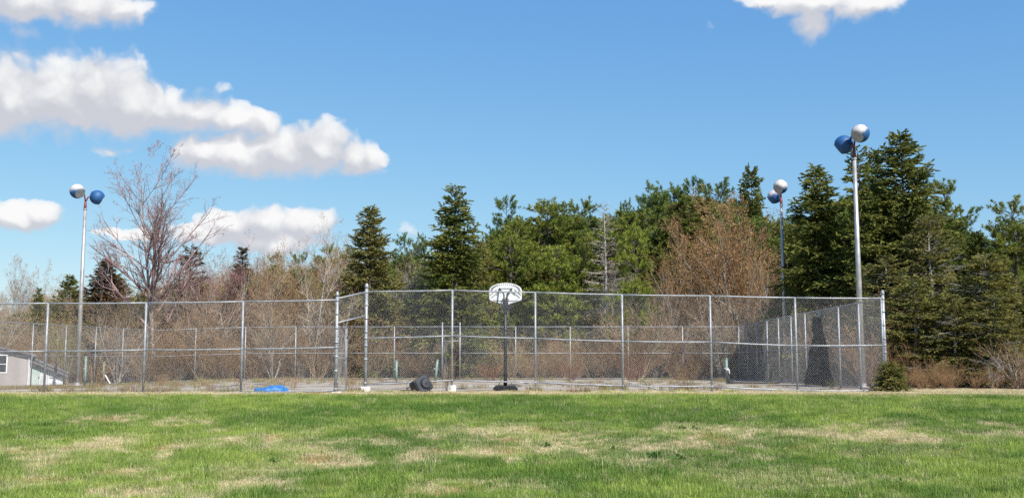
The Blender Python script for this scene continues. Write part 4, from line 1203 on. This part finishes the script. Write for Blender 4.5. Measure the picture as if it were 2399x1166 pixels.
G_S, G_P, G_B = 'spruces behind the court', 'pines behind the court', 'leafless trees behind the court'
T = [
    # spruces
    ('spruce1', 'spruce_tree', 'tallest spruce on the right, its top right of the tall lamp pole', 2130, 312, 50, 118, 'barkdark', 'spruce', G_S),
    ('narrow0', 'spruce_tree', 'narrow spruce top directly right of the tall lamp pole', 2027, 345, 49.5, 58, 'barkdark', 'spruce', G_S),
    ('narrow1', 'spruce_tree', 'slender spruce between the tallest spruce and the one beside the lamp pole', 2068, 352, 52, 58, 'barkdark', 'spruce', G_S),
    ('spruce0', 'spruce_tree', 'dense spruce between the two right lamp poles', 1926, 390, 52, 92, 'barkdark', 'spruce', G_S),
    ('spruce3', 'spruce_tree', 'far spruce whose tip stands left of the grey lamp globes', 1771, 392, 76, 55, 'barkdark', 'spruce', G_S),
    ('spruce2', 'spruce_tree', 'big dark spruce left of the white backboard', 1064, 437, 63, 92, 'barkdark', 'spruce', G_S),
    ('spruce3', 'spruce_tree', 'pointed spruce behind the gateway post, left of the big dark one', 863, 487, 63, 76, 'barkdark', 'olive', G_S),
    ('spruce1', 'spruce_tree', 'small dark spruce left of the left lamp pole', 155, 645, 72, 46, 'barkdark', 'spruce', G_S),
    ('spruce2', 'spruce_tree', 'smallest dark spruce near the left edge', 82, 675, 70, 30, 'barkdark', 'spruce', G_S),
    ('spruce0', 'spruce_tree', 'rusty-topped spruce just right of the left lamp pole', 240, 606, 70, 62, 'barkdark', 'rustneedle', G_S),
    ('spruce1', 'spruce_tree', 'dark green spruce behind the rusty-topped one', 262, 640, 73, 62, 'barkdark', 'spruce', G_S),
    ('narrow0', 'spruce_tree', 'rusty brown spruce right of the tall bare maple', 440, 576, 68, 52, 'barkdark', 'rustneedle', G_S),
    ('narrow1', 'spruce_tree', 'thin brownish spruce among the pink-budded twigs', 560, 580, 68, 42, 'barkdark', 'rustneedle', G_S),
    ('ragged0', 'spruce_tree', 'ragged olive spruce with dead grey lower twigs right of the fence corner', 2190, 505, 47, 100, 'barkdead', 'olive', G_S),
    ('ragged1', 'spruce_tree', 'ragged olive spruce nearest the right edge', 2320, 590, 44.5, 110, 'barkdead', 'olive', G_S),
    ('ragged1', 'spruce_tree', 'low ragged spruce hanging over the fence corner', 2085, 600, 46.5, 90, 'barkdead', 'olive', G_S),
    ('ragged0', 'spruce_tree', 'olive spruce low behind the tall lamp pole', 1985, 545, 53, 85, 'barkdead', 'olive', G_S),
    ('ragged0', 'spruce_tree', 'shaggy low spruce left of the white birch stem', 2240, 690, 41.5, 90, 'barkdead', 'olive', G_S),
    ('ragged1', 'spruce_tree', 'low skirted spruce just right of the fence corner post', 2150, 650, 42.5, 95, 'barkdead', 'olive', G_S),
    ('ragged0', 'spruce_tree', 'drooping olive spruce behind the white birch stem', 2335, 690, 41.2, 90, 'barkdead', 'olive', G_S),
    ('spruce3', 'spruce_tree', 'brown-green spruce low between the two right lamp poles', 1900, 590, 56, 80, 'barkdark', 'olive', G_S),
    # pines
    ('pine1', 'pine_tree', 'pine with outstretched arms right of the tallest spruce', 2232, 420, 57, 95, 'barkdark', 'pine', G_P),
    ('pine2', 'pine_tree', 'green pine cut by the right edge', 2390, 462, 51, 85, 'barkdark', 'pine', G_P),
    ('pine0', 'pine_tree', 'tall blue-green pine, leftmost of the high clump', 1540, 425, 78, 80, 'barkdark', 'farpine', G_P),
    ('pine3', 'pine_tree', 'tall pine second from the left in the high clump', 1584, 432, 81, 70, 'barkdark', 'farpine', G_P),
    ('pine1', 'pine_tree', 'highest pine in the middle of the high clump', 1632, 416, 80, 80, 'barkdark', 'farpine', G_P),
    ('pine2', 'pine_tree', 'dark pine at the right end of the high clump', 1692, 420, 82, 85, 'barkdark', 'farpine', G_P),
    ('youngpine0', 'pine_tree', 'young bright pine standing alone before the grey dead tree', 1490, 526, 63, 62, 'barkdark', 'brightpine', G_P),
    ('pine3', 'pine_tree', 'rounded olive pine above the backboard, left of its clump', 1284, 464, 72, 95, 'barkdark', 'pine', G_P),
    ('pine0', 'pine_tree', 'pine in the middle of the clump above the backboard', 1326, 472, 74, 85, 'barkdark', 'pine', G_P),
    ('pine2', 'pine_tree', 'pointed pine at the right of the clump above the backboard', 1366, 464, 73, 70, 'barkdark', 'pine', G_P),
    ('youngpine1', 'pine_tree', 'broad bright green pine just right of the backboard', 1305, 572, 66, 105, 'barkdark', 'brightpine', G_P),
    ('pine1', 'pine_tree', 'sparse pine with ragged arms right of the big dark spruce', 1186, 459, 75, 80, 'barkdark', 'farpine', G_P),
    ('youngpine0', 'pine_tree', 'dense green pine directly behind the backboard', 1195, 545, 68, 85, 'barkdark', 'pine', G_P),
    ('youngpine1', 'pine_tree', 'low green pine between the big dark spruce and the backboard', 1122, 560, 66, 65, 'barkdark', 'olive', G_P),
    ('pine0', 'pine_tree', 'pine left of the high clump, right of the grey dead top', 1472, 468, 77, 48, 'barkdark', 'farpine', G_P),
    ('youngpine0', 'pine_tree', 'shaded green pine left of the bare grey thicket', 1375, 540, 69, 62, 'barkdark', 'pine', G_P),
    ('pine2', 'pine_tree', 'distant pine tip right of the pointed spruce', 945, 546, 95, 42, 'barkdark', 'farpine', G_P),
    ('pine0', 'pine_tree', 'distant pine tip left of the big dark spruce', 985, 546, 98, 40, 'barkdark', 'farpine', G_P),
    ('pine3', 'pine_tree', 'distant pine left of the pointed spruce', 770, 570, 92, 46, 'barkdark', 'pine', G_P),
    ('pine1', 'pine_tree', 'distant pine behind the gateway, left of the slim bare tree', 640, 592, 92, 46, 'barkdark', 'pine', G_P),
    ('pine2', 'pine_tree', 'distant pine behind the slim bare tree', 695, 590, 94, 44, 'barkdark', 'farpine', G_P),
    ('youngpine1', 'pine_tree', 'yellow-green pine low left of the slim bare tree', 632, 620, 72, 62, 'barkdark', 'pine', G_P),
    ('youngpine0', 'pine_tree', 'brown-green pine left of the pointed spruce', 812, 580, 76, 60, 'barkdark', 'olive', G_P),
    ('youngpine1', 'pine_tree', 'brownish conifer behind the slim bare tree', 745, 600, 78, 55, 'barkdark', 'olive', G_P),
    # dead and bare
    ('dead0', 'dead_spruce', 'grey dead spruce between the two pine clumps', 1420, 472, 66.5, 62, 'barkdead', 'twiggrey', G_B),
    ('maple', 'maple_tree', 'tall leafless maple with reddish buds right of the left lamp pole', 368, 322, 62, 138, 'maplebark', 'twigmaple', G_B),
    ('birch', 'bare_tree', 'slim bare tree with a pale trunk left of the gateway', 730, 500, 62, 70, 'barkgrey', 'twiggrey', G_B),
    ('hazel', 'bare_tree', 'pink-budded bare tree left of the yellow-green pine', 535, 540, 65, 100, 'barkgrey', 'twigpink', G_B),
    ('spreading', 'bare_tree', 'pale distant bare tree at the left edge', 45, 600, 92, 60, 'barkgrey', 'twiggrey', G_B),
    ('hazel', 'bare_tree', 'faint bare tree left of the small dark spruce', 108, 645, 90, 50, 'barkgrey', 'twigtan', G_B),
    ('hazel', 'bare_tree', 'grey leafless tree between the pointed and the big dark spruce', 955, 560, 67, 66, 'barkgrey', 'twiggrey', G_B),
    ('spreading', 'bare_tree', 'large white-limbed tree in brown bud left of the grey lamp globes', 1745, 440, 64, 150, 'barkgrey', 'twigbrown', G_B),
    ('spreading', 'bare_tree', 'brown budding tree left of the white-limbed one', 1645, 505, 66, 110, 'barkgrey', 'twigbrown', G_B),
    ('alder', 'bare_tree', 'tan many-stemmed alder right of the young bright pine', 1585, 575, 63, 95, 'barkgrey', 'twigbrown', G_B),
    ('hazel', 'bare_tree', 'dense bare grey thicket tree under the grey dead spruce', 1437, 580, 65, 66, 'barkdead', 'twiggrey', G_B),
    ('alder', 'bare_tree', 'sprawling bare alder right of the maple trunk', 470, 640, 62.5, 110, 'barkgrey', 'twigtan', G_B),
    ('alder', 'bare_tree', 'sprawling bare alder left of the maple trunk', 275, 680, 61.5, 90, 'barkgrey', 'twigtan', G_B),
    ('alder', 'bare_tree', 'tan alder between the slim pale tree and the gateway', 790, 640, 62, 85, 'barkgrey', 'twigtan', G_B),
    ('alder', 'bare_tree', 'bare alder left of the slim pale tree', 640, 660, 61.5, 85, 'barkgrey', 'twigtan', G_B),
    ('hazel', 'bare_tree', 'reddish bare tree under the brown budding trees', 1815, 520, 59, 75, 'barkgrey', 'twigbrown', G_B),
    ('alder', 'bare_tree', 'white-stemmed alder behind the far fence left of the side fence', 1690, 640, 61.5, 90, 'barkgrey', 'twigtan', G_B),
    ('alder', 'bare_tree', 'tangled alder below the young bright pine', 1500, 680, 61.5, 85, 'barkgrey', 'twigtan', G_B),
    ('birch', 'bare_tree', 'thin twiggy tree top left of the pointed spruce', 775, 545, 76, 32, 'barkgrey', 'twigtan', G_B),
    ('hazel', 'bare_tree', 'pinkish bare tree between the rusty spruces', 500, 580, 70, 65, 'barkgrey', 'twigpink', G_B),
    ('hazel', 'bare_tree', 'tan bare tree behind the fence right of the pink-budded one', 605, 550, 66, 95, 'barkgrey', 'twigtan', G_B),
    ('hazel', 'bare_tree', 'reddish bare tree just right of the tall maple', 455, 548, 66, 85, 'barkgrey', 'twigpink', G_B),
    ('hazel', 'bare_tree', 'tan bare tree right of the slim pale tree', 785, 558, 67, 80, 'barkgrey', 'twigtan', G_B),
    ('spreading', 'bare_tree', 'brownish bare tree behind the slim pale tree', 690, 590, 68, 95, 'barkgrey', 'twigtan', G_B),
    ('hazel', 'bare_tree', 'brown bare tree between the lamp pole and the maple', 305, 615, 66, 80, 'barkgrey', 'twigbrown', G_B),
    ('spruce2', 'spruce_tree', 'dark spruce filling the gap left of the pine at the right edge', 2300, 545, 52, 85, 'barkdark', 'spruce', G_S),
    ('spruce0', 'spruce_tree', 'dark spruce behind the pine at the right edge', 2378, 520, 55, 85, 'barkdark', 'spruce', G_S),
    ('alder', 'bare_tree', 'bare tree leaning in at the left edge', -25, 640, 63, 75, 'barkgrey', 'twigtan', G_B),
    ('alder', 'bare_tree', 'brown tangle of bare stems at the right edge', 2385, 770, 39.5, 75, 'barkgrey', 'twigbrown', G_B),
]
for key, nm, lab, px, yt, Y, hw, bk, lf_, gp in T:
    place(key, nm, lab, px, yt, Y, hw, bk, lf_, group=gp)

# single shrubs
SH = [
    ('sapling0', 'spruce_sapling', 'small dense spruce sapling against the right fence corner', 2085, 842, 34.3, 38, 'barkdark', 'olive', 'sapling'),
    ('wand0', 'yellow_shrub', 'yellow-green budding shrub beside the left lamp pole', 150, 716, 63, 45, 'barkgrey', 'yellowleaf', 'shrub'),
    ('shrub1', 'bare_shrub', 'bare shrub growing through the court against the near right fence', 1612, 830, 35.4, 62, 'twigtan', 'twigbrown', 'shrub'),
    ('wand1', 'bare_shrub', 'reddish shrub inside the far fence right of the fifth near post', 1482, 820, 54, 40, 'twigred', 'twigred', 'shrub'),
    ('wand0', 'bare_shrub', 'reddish shrub inside the far fence just left of the basketball pole', 1150, 838, 56, 36, 'twigred', 'twigred', 'shrub'),
    ('wand1', 'bare_shrub', 'small pinkish shrub right of the basketball pole', 1338, 842, 55, 30, 'twigred', 'twigred', 'shrub'),
    ('wand0', 'bare_shrub', 'little upright twiggy shrub right of the blue tarpaulin', 688, 868, 37.5, 16, 'twigtan', 'twigtan', 'shrub'),
    ('wand1', 'bare_shrub', 'yellowish wispy shrub in the open gateway', 822, 862, 37, 16, 'twigtan', 'twigtan', 'shrub'),
    ('wand1', 'bare_shrub', 'thin brown stems beside the heaved concrete footing', 1049, 850, 34.9, 9, 'twigtan', 'twigbrown', 'shrub'),
    ('shrub2', 'bare_shrub', 'thorny shrub against the left lamp pole foot', 238, 840, 48, 40, 'twigtan', 'twigbrown', 'shrub'),
    ('wand0', 'green_shrub', 'small green shrub at the foot of the black strip', 1946, 884, 38.6, 12, 'barkdark', 'olive', 'shrub'),
    ('wand1', 'bare_shrub', 'wispy shrub under the middle of the left near fence', 380, 868, 45, 22, 'twigtan', 'twigtan', 'shrub'),
]
for key, nm, lab, px, yt, Y, hw, bk, lf_, ct in SH:
    place(key, nm, lab, px, yt, Y, hw, bk, lf_, cat=ct, group=None if ct == 'sapling' else 'shrubs on and around the court')
bs = place('birch', 'birch_sapling', 'leaning white birch stem at the foot of the right-hand brush', 2318, 825, 38.6, 26, 'barkgrey', 'twiggrey', cat='tree')
bs.rotation_euler[1] = R(-9)

# ------------------------------------------------------------------ instanced masses: brush, back wood, grass
def gn_mass(name, sources, P, rot, scl, idx, col, kind='stuff', label=None, cat=None):
    col_ = bpy.data.collections.new(name + '_sources')
    for o in sources: col_.objects.link(o)
    n = len(P)
    me = bpy.data.meshes.new(name); me.vertices.add(n); me.vertices.foreach_set('co', np.asarray(P, np.float32).ravel())
    for nm, ty, dat, key in (('rot', 'FLOAT_VECTOR', rot, 'vector'), ('scl', 'FLOAT_VECTOR', scl, 'vector'), ('idx', 'INT', idx, 'value'), ('col', 'FLOAT_COLOR', col, 'color')):
        a_ = me.attributes.new(nm, ty, 'POINT')
        a_.data.foreach_set(key, np.asarray(dat, np.int32 if ty == 'INT' else np.float32).ravel())
    me.update()
    ng = bpy.data.node_groups.new(name + '_scatter', 'GeometryNodeTree')
    ng.interface.new_socket('Geometry', in_out='INPUT', socket_type='NodeSocketGeometry')
    ng.interface.new_socket('Geometry', in_out='OUTPUT', socket_type='NodeSocketGeometry')
    N, L = ng.nodes, ng.links
    gi, go = N.new('NodeGroupInput'), N.new('NodeGroupOutput')
    ci = N.new('GeometryNodeCollectionInfo'); ci.inputs['Collection'].default_value = col_; ci.inputs['Separate Children'].default_value = True; ci.inputs['Reset Children'].default_value = True
    io = N.new('GeometryNodeInstanceOnPoints'); io.inputs['Pick Instance'].default_value = True
    def na(nm, ty):
        q = N.new('GeometryNodeInputNamedAttribute'); q.data_type = ty; q.inputs['Name'].default_value = nm; return q.outputs['Attribute']
    er = N.new('FunctionNodeEulerToRotation')
    L.new(na('rot', 'FLOAT_VECTOR'), er.inputs[0])
    L.new(gi.outputs[0], io.inputs['Points']); L.new(ci.outputs[0], io.inputs['Instance'])
    L.new(na('idx', 'INT'), io.inputs['Instance Index']); L.new(er.outputs[0], io.inputs['Rotation']); L.new(na('scl', 'FLOAT_VECTOR'), io.inputs['Scale'])
    L.new(io.outputs[0], go.inputs[0])
    o = link(name, me)
    md = o.modifiers.new('scatter', 'NODES'); md.node_group = ng
    tag(o, label, cat, kind=kind)
    return o


def source(name, key, bark, leaf):
    (tv, tf), (cv, cf) = VAR[key][3]
    V = np.concatenate([tv, cv]); F = np.concatenate([tf, cf + len(tv)])
    me = new_mesh(name, V, F); me.materials.append(M[bark]); me.materials.append(M[leaf])
    mi = np.zeros(len(F), np.int32); mi[len(tf):] = 1; me.polygons.foreach_set('material_index', mi)
    return bpy.data.objects.new(name, me)


# brush: thickets behind the far fence, along the left fence and at the right edge of the field
src = [source('brush_a', 'shrub0', 'twigtan', 'twigtan'), source('brush_b', 'shrub1', 'twigtan', 'twigbrown'), source('brush_c', 'shrub2', 'twiggrey', 'twigtan'),
       source('brush_d', 'wand0', 'twigred', 'twigbrown'), source('brush_e', 'wand1', 'twigtan', 'twigtan')]
rg = np.random.default_rng(77)
BP = []
for n, x0, x1, y0, y1, h0, h1 in ((150, -23, 15, 61.0, 64.5, .7, 1.35), (90, -24, 20, 64.5, 70, .9, 1.7), (45, -30, -22.5, 46, 66, .5, 1.1), (40, 14.0, 17.5, 41, 60, .6, 1.2),
                                  (60, 14.2, 26, 37.9, 41, .2, .40), (14, 15, 27, 42, 47, .4, .7), (60, -40, -23, 62, 80, .8, 1.5)):
    BP.append(np.stack([rg.uniform(x0, x1, n), rg.uniform(y0, y1, n), rg.uniform(h0, h1, n)], 1))
BP = np.concatenate(BP)
mid_ = (BP[:, 1] > 60) & (np.abs(BP[:, 0]/BP[:, 1] + .01) < .11); BP[mid_, 2] *= .68
shx = (BP[:, 0] < -22) & (BP[:, 1] > 53) & (BP[:, 1] < 63) & (BP[:, 0] > -32)
bpx = 1199.5 + 2438*BP[:, 0]/BP[:, 1]
shx |= (BP[:, 0] < -22) & (bpx > -80) & (bpx < 165) & (BP[:, 1] < 60)
BP = BP[~shx]
n = len(BP); zz = gz(BP[:, 0], BP[:, 1]) - .03
s3 = np.stack([BP[:, 2]*rg.uniform(.9, 1.3, n), BP[:, 2]*rg.uniform(.9, 1.3, n), BP[:, 2]], 1)
gn_mass('brush', src, np.stack([BP[:, 0], BP[:, 1], zz], 1), np.stack([rg.uniform(-.1, .1, n), rg.uniform(-.1, .1, n), rg.uniform(0, 6.28, n)], 1), s3, np.where(BP[:, 0] > 13.5, rg.choice([1, 3], n), rg.integers(0, 5, n)), np.ones((n, 4)),
        label='tangle of bare brown brush behind the far fence', cat='brush')

# the wood behind
SKY = [(-200, 700), (0, 705), (100, 700), (200, 665), (300, 675), (420, 640), (520, 625), (620, 612), (720, 612), (820, 600), (900, 590), (1000, 590), (1100, 565), (1200, 515), (1300, 490), (1400, 500),
       (1500, 485), (1600, 455), (1700, 455), (1800, 500), (1900, 500), (2000, 450), (2100, 430), (2200, 490), (2300, 560), (2399, 560), (2700, 560)]
srcw = [source('wood_a', 'spruce0', 'barkdark', 'spruce'), source('wood_b', 'pine1', 'barkdark', 'pine'), source('wood_c', 'spruce3', 'barkdark', 'olive'), source('wood_d', 'pine3', 'barkdark', 'farpine'),
        source('wood_e', 'hazel', 'barkgrey', 'twigtan'), source('wood_f', 'youngpine0', 'barkdark', 'pine')]
WH = [12, 13, 12, 13, 8, 9]
n = 860
Yw = rg.uniform(68, 104, n); pxw = rg.uniform(-150, 2560, n)
Yw = np.where((pxw > 1880) & (rg.random(n) < .75), rg.uniform(56, 80, n), Yw)
Yw = np.where((pxw > 1380) & (pxw < 1900), np.maximum(Yw, 71.5), Yw)
ys = np.interp(pxw, *zip(*SKY)) + rg.uniform(14, 120, n)
pw = np.array([tuple(at(a_, b_, c_)) for a_, b_, c_ in zip(pxw, ys, Yw)])
ii = rg.integers(0, 6, n)
ii = np.where((pxw < 800) & (rg.random(n) < .35), 4, ii)
ii = np.where((pxw > 1050) & (ii == 4), 1, ii); ii = np.where((pxw > 1050) & (pxw < 1750) & (ii == 0), 5, ii)
zz = gz(pw[:, 0], Yw)
hs = (pw[:, 2] - zz)/np.array(WH)[ii]
ok = hs > .12
ws = np.maximum(hs, .45)*rg.uniform(1.0, 1.45, n)
gn_mass('background_wood', srcw, np.stack([pw[:, 0], Yw, zz], 1)[ok], np.stack([0*zz, 0*zz, rg.uniform(0, 6.28, n)], 1)[ok], np.stack([ws, ws, hs], 1)[ok], ii[ok], np.ones((ok.sum(), 4)),
        label='mixed wood of pines and spruces filling in behind the front trees', cat='wood')


# grass
def tuft(name, seed, n, hmin, hmax, w, spread, lean, bend):
    rg = np.random.default_rng(seed)
    a_ = rg.random(n)*6.283; r_ = spread*np.sqrt(rg.random(n))
    B = np.stack([r_*np.cos(a_), r_*np.sin(a_), np.full(n, -.01)], 1)
    d = rg.random(n)*6.283; H = rg.uniform(hmin, hmax, n); ln = np.abs(rg.normal(size=n))*lean
    out = np.stack([np.cos(d), np.sin(d), 0*d], 1)
    s = np.stack([-np.sin(d), np.cos(d), 0*d], 1); tw = rg.uniform(-1, 1, n)[:, None]; s = norm(s + out*tw)
    up = np.array([0, 0, 1.0])
    m1 = B + up*(H*.5)[:, None] + out*(H*ln*.35)[:, None]
    tp = B + up*(H*np.maximum(.25, 1 - bend*ln))[:, None] + out*(H*ln)[:, None]
    V = np.stack([B - s*w/2, B + s*w/2, m1 + s*w*.42, m1 - s*w*.42, tp], 1).reshape(-1, 3)
    b = (np.arange(n)*5)[:, None]
    F = np.concatenate([b + np.array([[0, 1, 2, 3]]), b + np.array([[3, 2, 4, 4]])], 0)
    Fq = [tuple(f) if f[2] != f[3] else tuple(f[:3]) for f in F.tolist()]
    me = new_mesh(name, V, Fq); me.materials.append(M['blade'])
    return bpy.data.objects.new(name, me)


gs = [tuft('tuft_a', 1, 60, .07, .17, .007, .16, .35, .25), tuft('tuft_b', 2, 60, .08, .20, .007, .18, .45, .3), tuft('tuft_c', 3, 50, .06, .15, .008, .15, .55, .35),
      tuft('tuft_d', 4, 70, .03, .07, .006, .17, .5, .3), tuft('tuft_e', 5, 70, .025, .06, .006, .18, .6, .3),
      tuft('tuft_f', 6, 60, .06, .15, .006, .18, 1.0, .55), tuft('tuft_g', 7, 60, .05, .13, .006, .18, 1.3, .6), tuft('tuft_h', 8, 9, .22, .36, .006, .12, .35, .2)]
rg = np.random.default_rng(5)
n = 90000
v = rg.random(n)
Yg = 11.5 + (38.5 - 11.5)*v**0.85
half = Yg*0.515 + .8
Xg = rg.uniform(-1, 1, n)*half
ok = (is_lawn(Xg, Yg) > .45)
Xg, Yg = Xg[ok], Yg[ok]; n = len(Xg)
# longer unmown tufts along the court edge
ne = 2600; Xe = rg.uniform(-19, 22, ne); Ye = 32.9 + (Xe + 25)*.0415 - .25 + rg.normal(size=ne)*.28
ke = (Xe < 13) & (vnoise(Xe, Ye, .8, 95) > .45); Xe, Ye = Xe[ke], Ye[ke]
Xg = np.concatenate([Xg, Xe]); Yg = np.concatenate([Yg, Ye]); edge_ = np.arange(len(Xg)) >= n; n = len(Xg)
dr = dryness(Xg, Yg)
dr = np.clip(dr + rg.normal(size=n)*.16, 0, 1)
mown = sstep(28.6, 29.8, Yg + 1.0*(vnoise(Xg, Yg, 2.5, 17)-.5)) * np.where(Xg > 13, .8, 1)
clump = vnoise(Xg, Yg, .42, 46)*.6 + vnoise(Xg, Yg, .18, 47)*.4
lush = vnoise(Xg, Yg, 2.2, 41)*.45 + vnoise(Xg, Yg, .7, 42)*.3 + (1 - clump)*.25
dk = np.array([0.112, 0.205, 0.040]); lt = np.array([0.305, 0.390, 0.084]); yl = np.array([0.350, 0.350, 0.085]); tn = np.array([0.68, 0.56, 0.36]); rd = np.array([0.54, 0.38, 0.22])
u = np.clip(lush*2.6 - .85 + rg.normal(size=n)*.16, 0, 1)[:, None]
c = dk*(1-u) + lt*u
my = np.clip(mown*(.25 + .5*vnoise(Xg, Yg, 1.3, 43)), 0, 1)[:, None]
c = c*(1-my) + yl*my
td = np.where(vnoise(Xg, Yg, .6, 44)[:, None] > .78, rd, tn)
straw = rg.random(n) < np.clip(dr*.95, 0, .85)
k = np.clip(np.where(straw, .80 + .20*rg.random(n), dr*.30) + (rg.random(n) < .07)*.5, 0, 1)[:, None]
c = c*(1-k) + td*k
c *= rg.uniform(.8, 1.2, (n, 1))
idx = rg.integers(0, 3, n)
idx = np.where(mown > .5, rg.integers(3, 5, n), idx)
idx = np.where(straw, rg.integers(5, 7, n), idx)
idx = np.where((rg.random(n) < .006) & (mown < .5), 7, idx)
sc = rg.uniform(.55, 1.0, n)*(0.55 + .75*clump)*.98
sc = np.where(dr > .5, sc*.85, sc)
sc = np.where(edge_, sc*rg.uniform(.6, 1.5, n), sc); idx = np.where(edge_, rg.choice([0, 2, 5, 6, 3], n), idx)
tall = np.exp(-((Yg - 26.5)/2.6)**2)*.35*(mown < .5)
s3 = np.stack([sc, sc, sc*(1+tall)], 1)
zz = gz(Xg, Yg)
gn_mass('grass', gs, np.stack([Xg, Yg, zz], 1), np.stack([rg.normal(size=n)*.08, rg.normal(size=n)*.08, rg.random(n)*6.283], 1), s3, idx, np.concatenate([c, np.ones((n, 1))], 1),
        label='green lawn grass with dry straw patches', cat='grass')

# weeds and dead grass along the cracks of the court
n = 2600
Xc = rg.uniform(-24, 13, n); Yc = 33.4 + 27*rg.random(n)**1.3
keep = (vnoise(Xc, Yc, 1.8, 61) > .66) | ((Xc < -9) & (vnoise(Xc, Yc, 1.6, 62) > .42)) | (Yc > 58.2)
keep &= (Xc > -25.0 + (Yc-33)*.15) & (Xc < 12.2)
Xc, Yc = Xc[keep], Yc[keep]; n = len(Xc)
mixu = rg.random((n, 1))
c = np.array([0.34, 0.27, 0.14])*(1-mixu) + np.array([0.24, 0.22, 0.07])*mixu
c = np.where(rg.random((n, 1)) < .25, np.array([[0.26, 0.15, 0.09]]), c)
gn_mass('court_weeds', [tuft('weed_a', 21, 40, .08, .26, .008, .16, .6, .35), tuft('weed_b', 22, 30, .04, .14, .009, .22, .9, .4)],
        np.stack([Xc, Yc, gz(Xc, np.maximum(Yc, 33.5)) + .015], 1), np.stack([0*Xc, 0*Xc, rg.random(n)*6.28], 1), np.repeat(rg.uniform(.6, 1.4, (n, 1)), 3, 1), rg.integers(0, 2, n), np.concatenate([c, np.ones((n, 1))], 1),
        label='dead grass and weeds along the cracks of the court', cat='weeds')


# broad-leaved weeds standing out of the lawn
def weed_mesh(seed, r_, h, n):
    rg = np.random.default_rng(seed)
    d = norm(np.stack([rg.normal(size=n), rg.normal(size=n), np.abs(rg.normal(size=n))*.7], 1))
    P = d*np.array([r_, r_, h])*rg.uniform(.3, 1, (n, 1))
    dd = norm(d + unit_rand(rg, n)*.7)
    s = norm(np.cross(dd, unit_rand(rg, n)))
    ln, wd = .06, .035
    V = np.stack([P, P + dd*ln*.4 + s*wd/2, P + dd*ln, P + dd*ln*.4 - s*wd/2], 1).reshape(-1, 3)
    return new_mesh('leaves', V, np.arange(n*4).reshape(-1, 4))


M['weed'] = mat_leaf('dark_weed_leaves', (0.055, 0.13, 0.03), (0.09, 0.18, 0.04), (0.07, 0.14, 0.04), 6, .25, .3)
wm = [weed_mesh(1, .13, .13, 130), weed_mesh(2, .07, .07, 45)]
WD = [(1535, 1085, 0, 'largest dark leafy weed clump, alone in the lawn right of centre'), (1592, 1087, 1, 'small weed clump just right of the largest one'), (1066, 1036, 1, 'dark weed clump in the straw patch below the basketball stand'),
      (1280, 1048, 1, 'weed clump in the lawn right of the basketball stand'), (1438, 1060, 1, 'low weed clump left of the largest one'), (1596, 1005, 1, 'weed clump farther back, above the largest one'),
      (1628, 1008, 1, 'weed clump at the far right of the pair farther back'), (420, 1065, 1, 'weed clump in the straw on the left'), (640, 1083, 1, 'weed clump left of centre in the straw'),
      (885, 1022, 1, 'weed clump left of the straw patch below the tipped base'), (2072, 1146, 1, 'weed clump at the lower right, left one of two'), (2110, 1144, 1, 'weed clump at the lower right, right one of two')]
for px, py, k, lab in WD:
    x, y = ground_hit(px, py)
    root = tag(empty('leafy_weed', (x, y, float(gz(x, y)) + .02), px*.7), lab, 'weed', 'leafy weeds in the lawn')
    link('leaves', wm[k], M['weed'], root)
# straw tussock by the fence
tv = []
for i in range(5):
    pass
x, y = at(1252, 915, 34.9).x, 34.9
o = tuft('dry_tussock', 71, 130, .12, .34, .009, .20, .8, .45)
o.data.materials.clear(); o.data.materials.append(mat_leaf('straw', (0.34, 0.28, 0.12), (0.44, 0.37, 0.18), (0.36, 0.30, 0.14), 5, .2, .2)); COL.objects.link(o)
o.location = (x, y, .01); o.scale = (1.5, 1.2, 1.0)
tag(o, 'clump of dry straw-coloured grass right of the basketball stand base', 'grass clump')
print('triangles', sum(len(m.polygons) for m in bpy.data.meshes)*2)
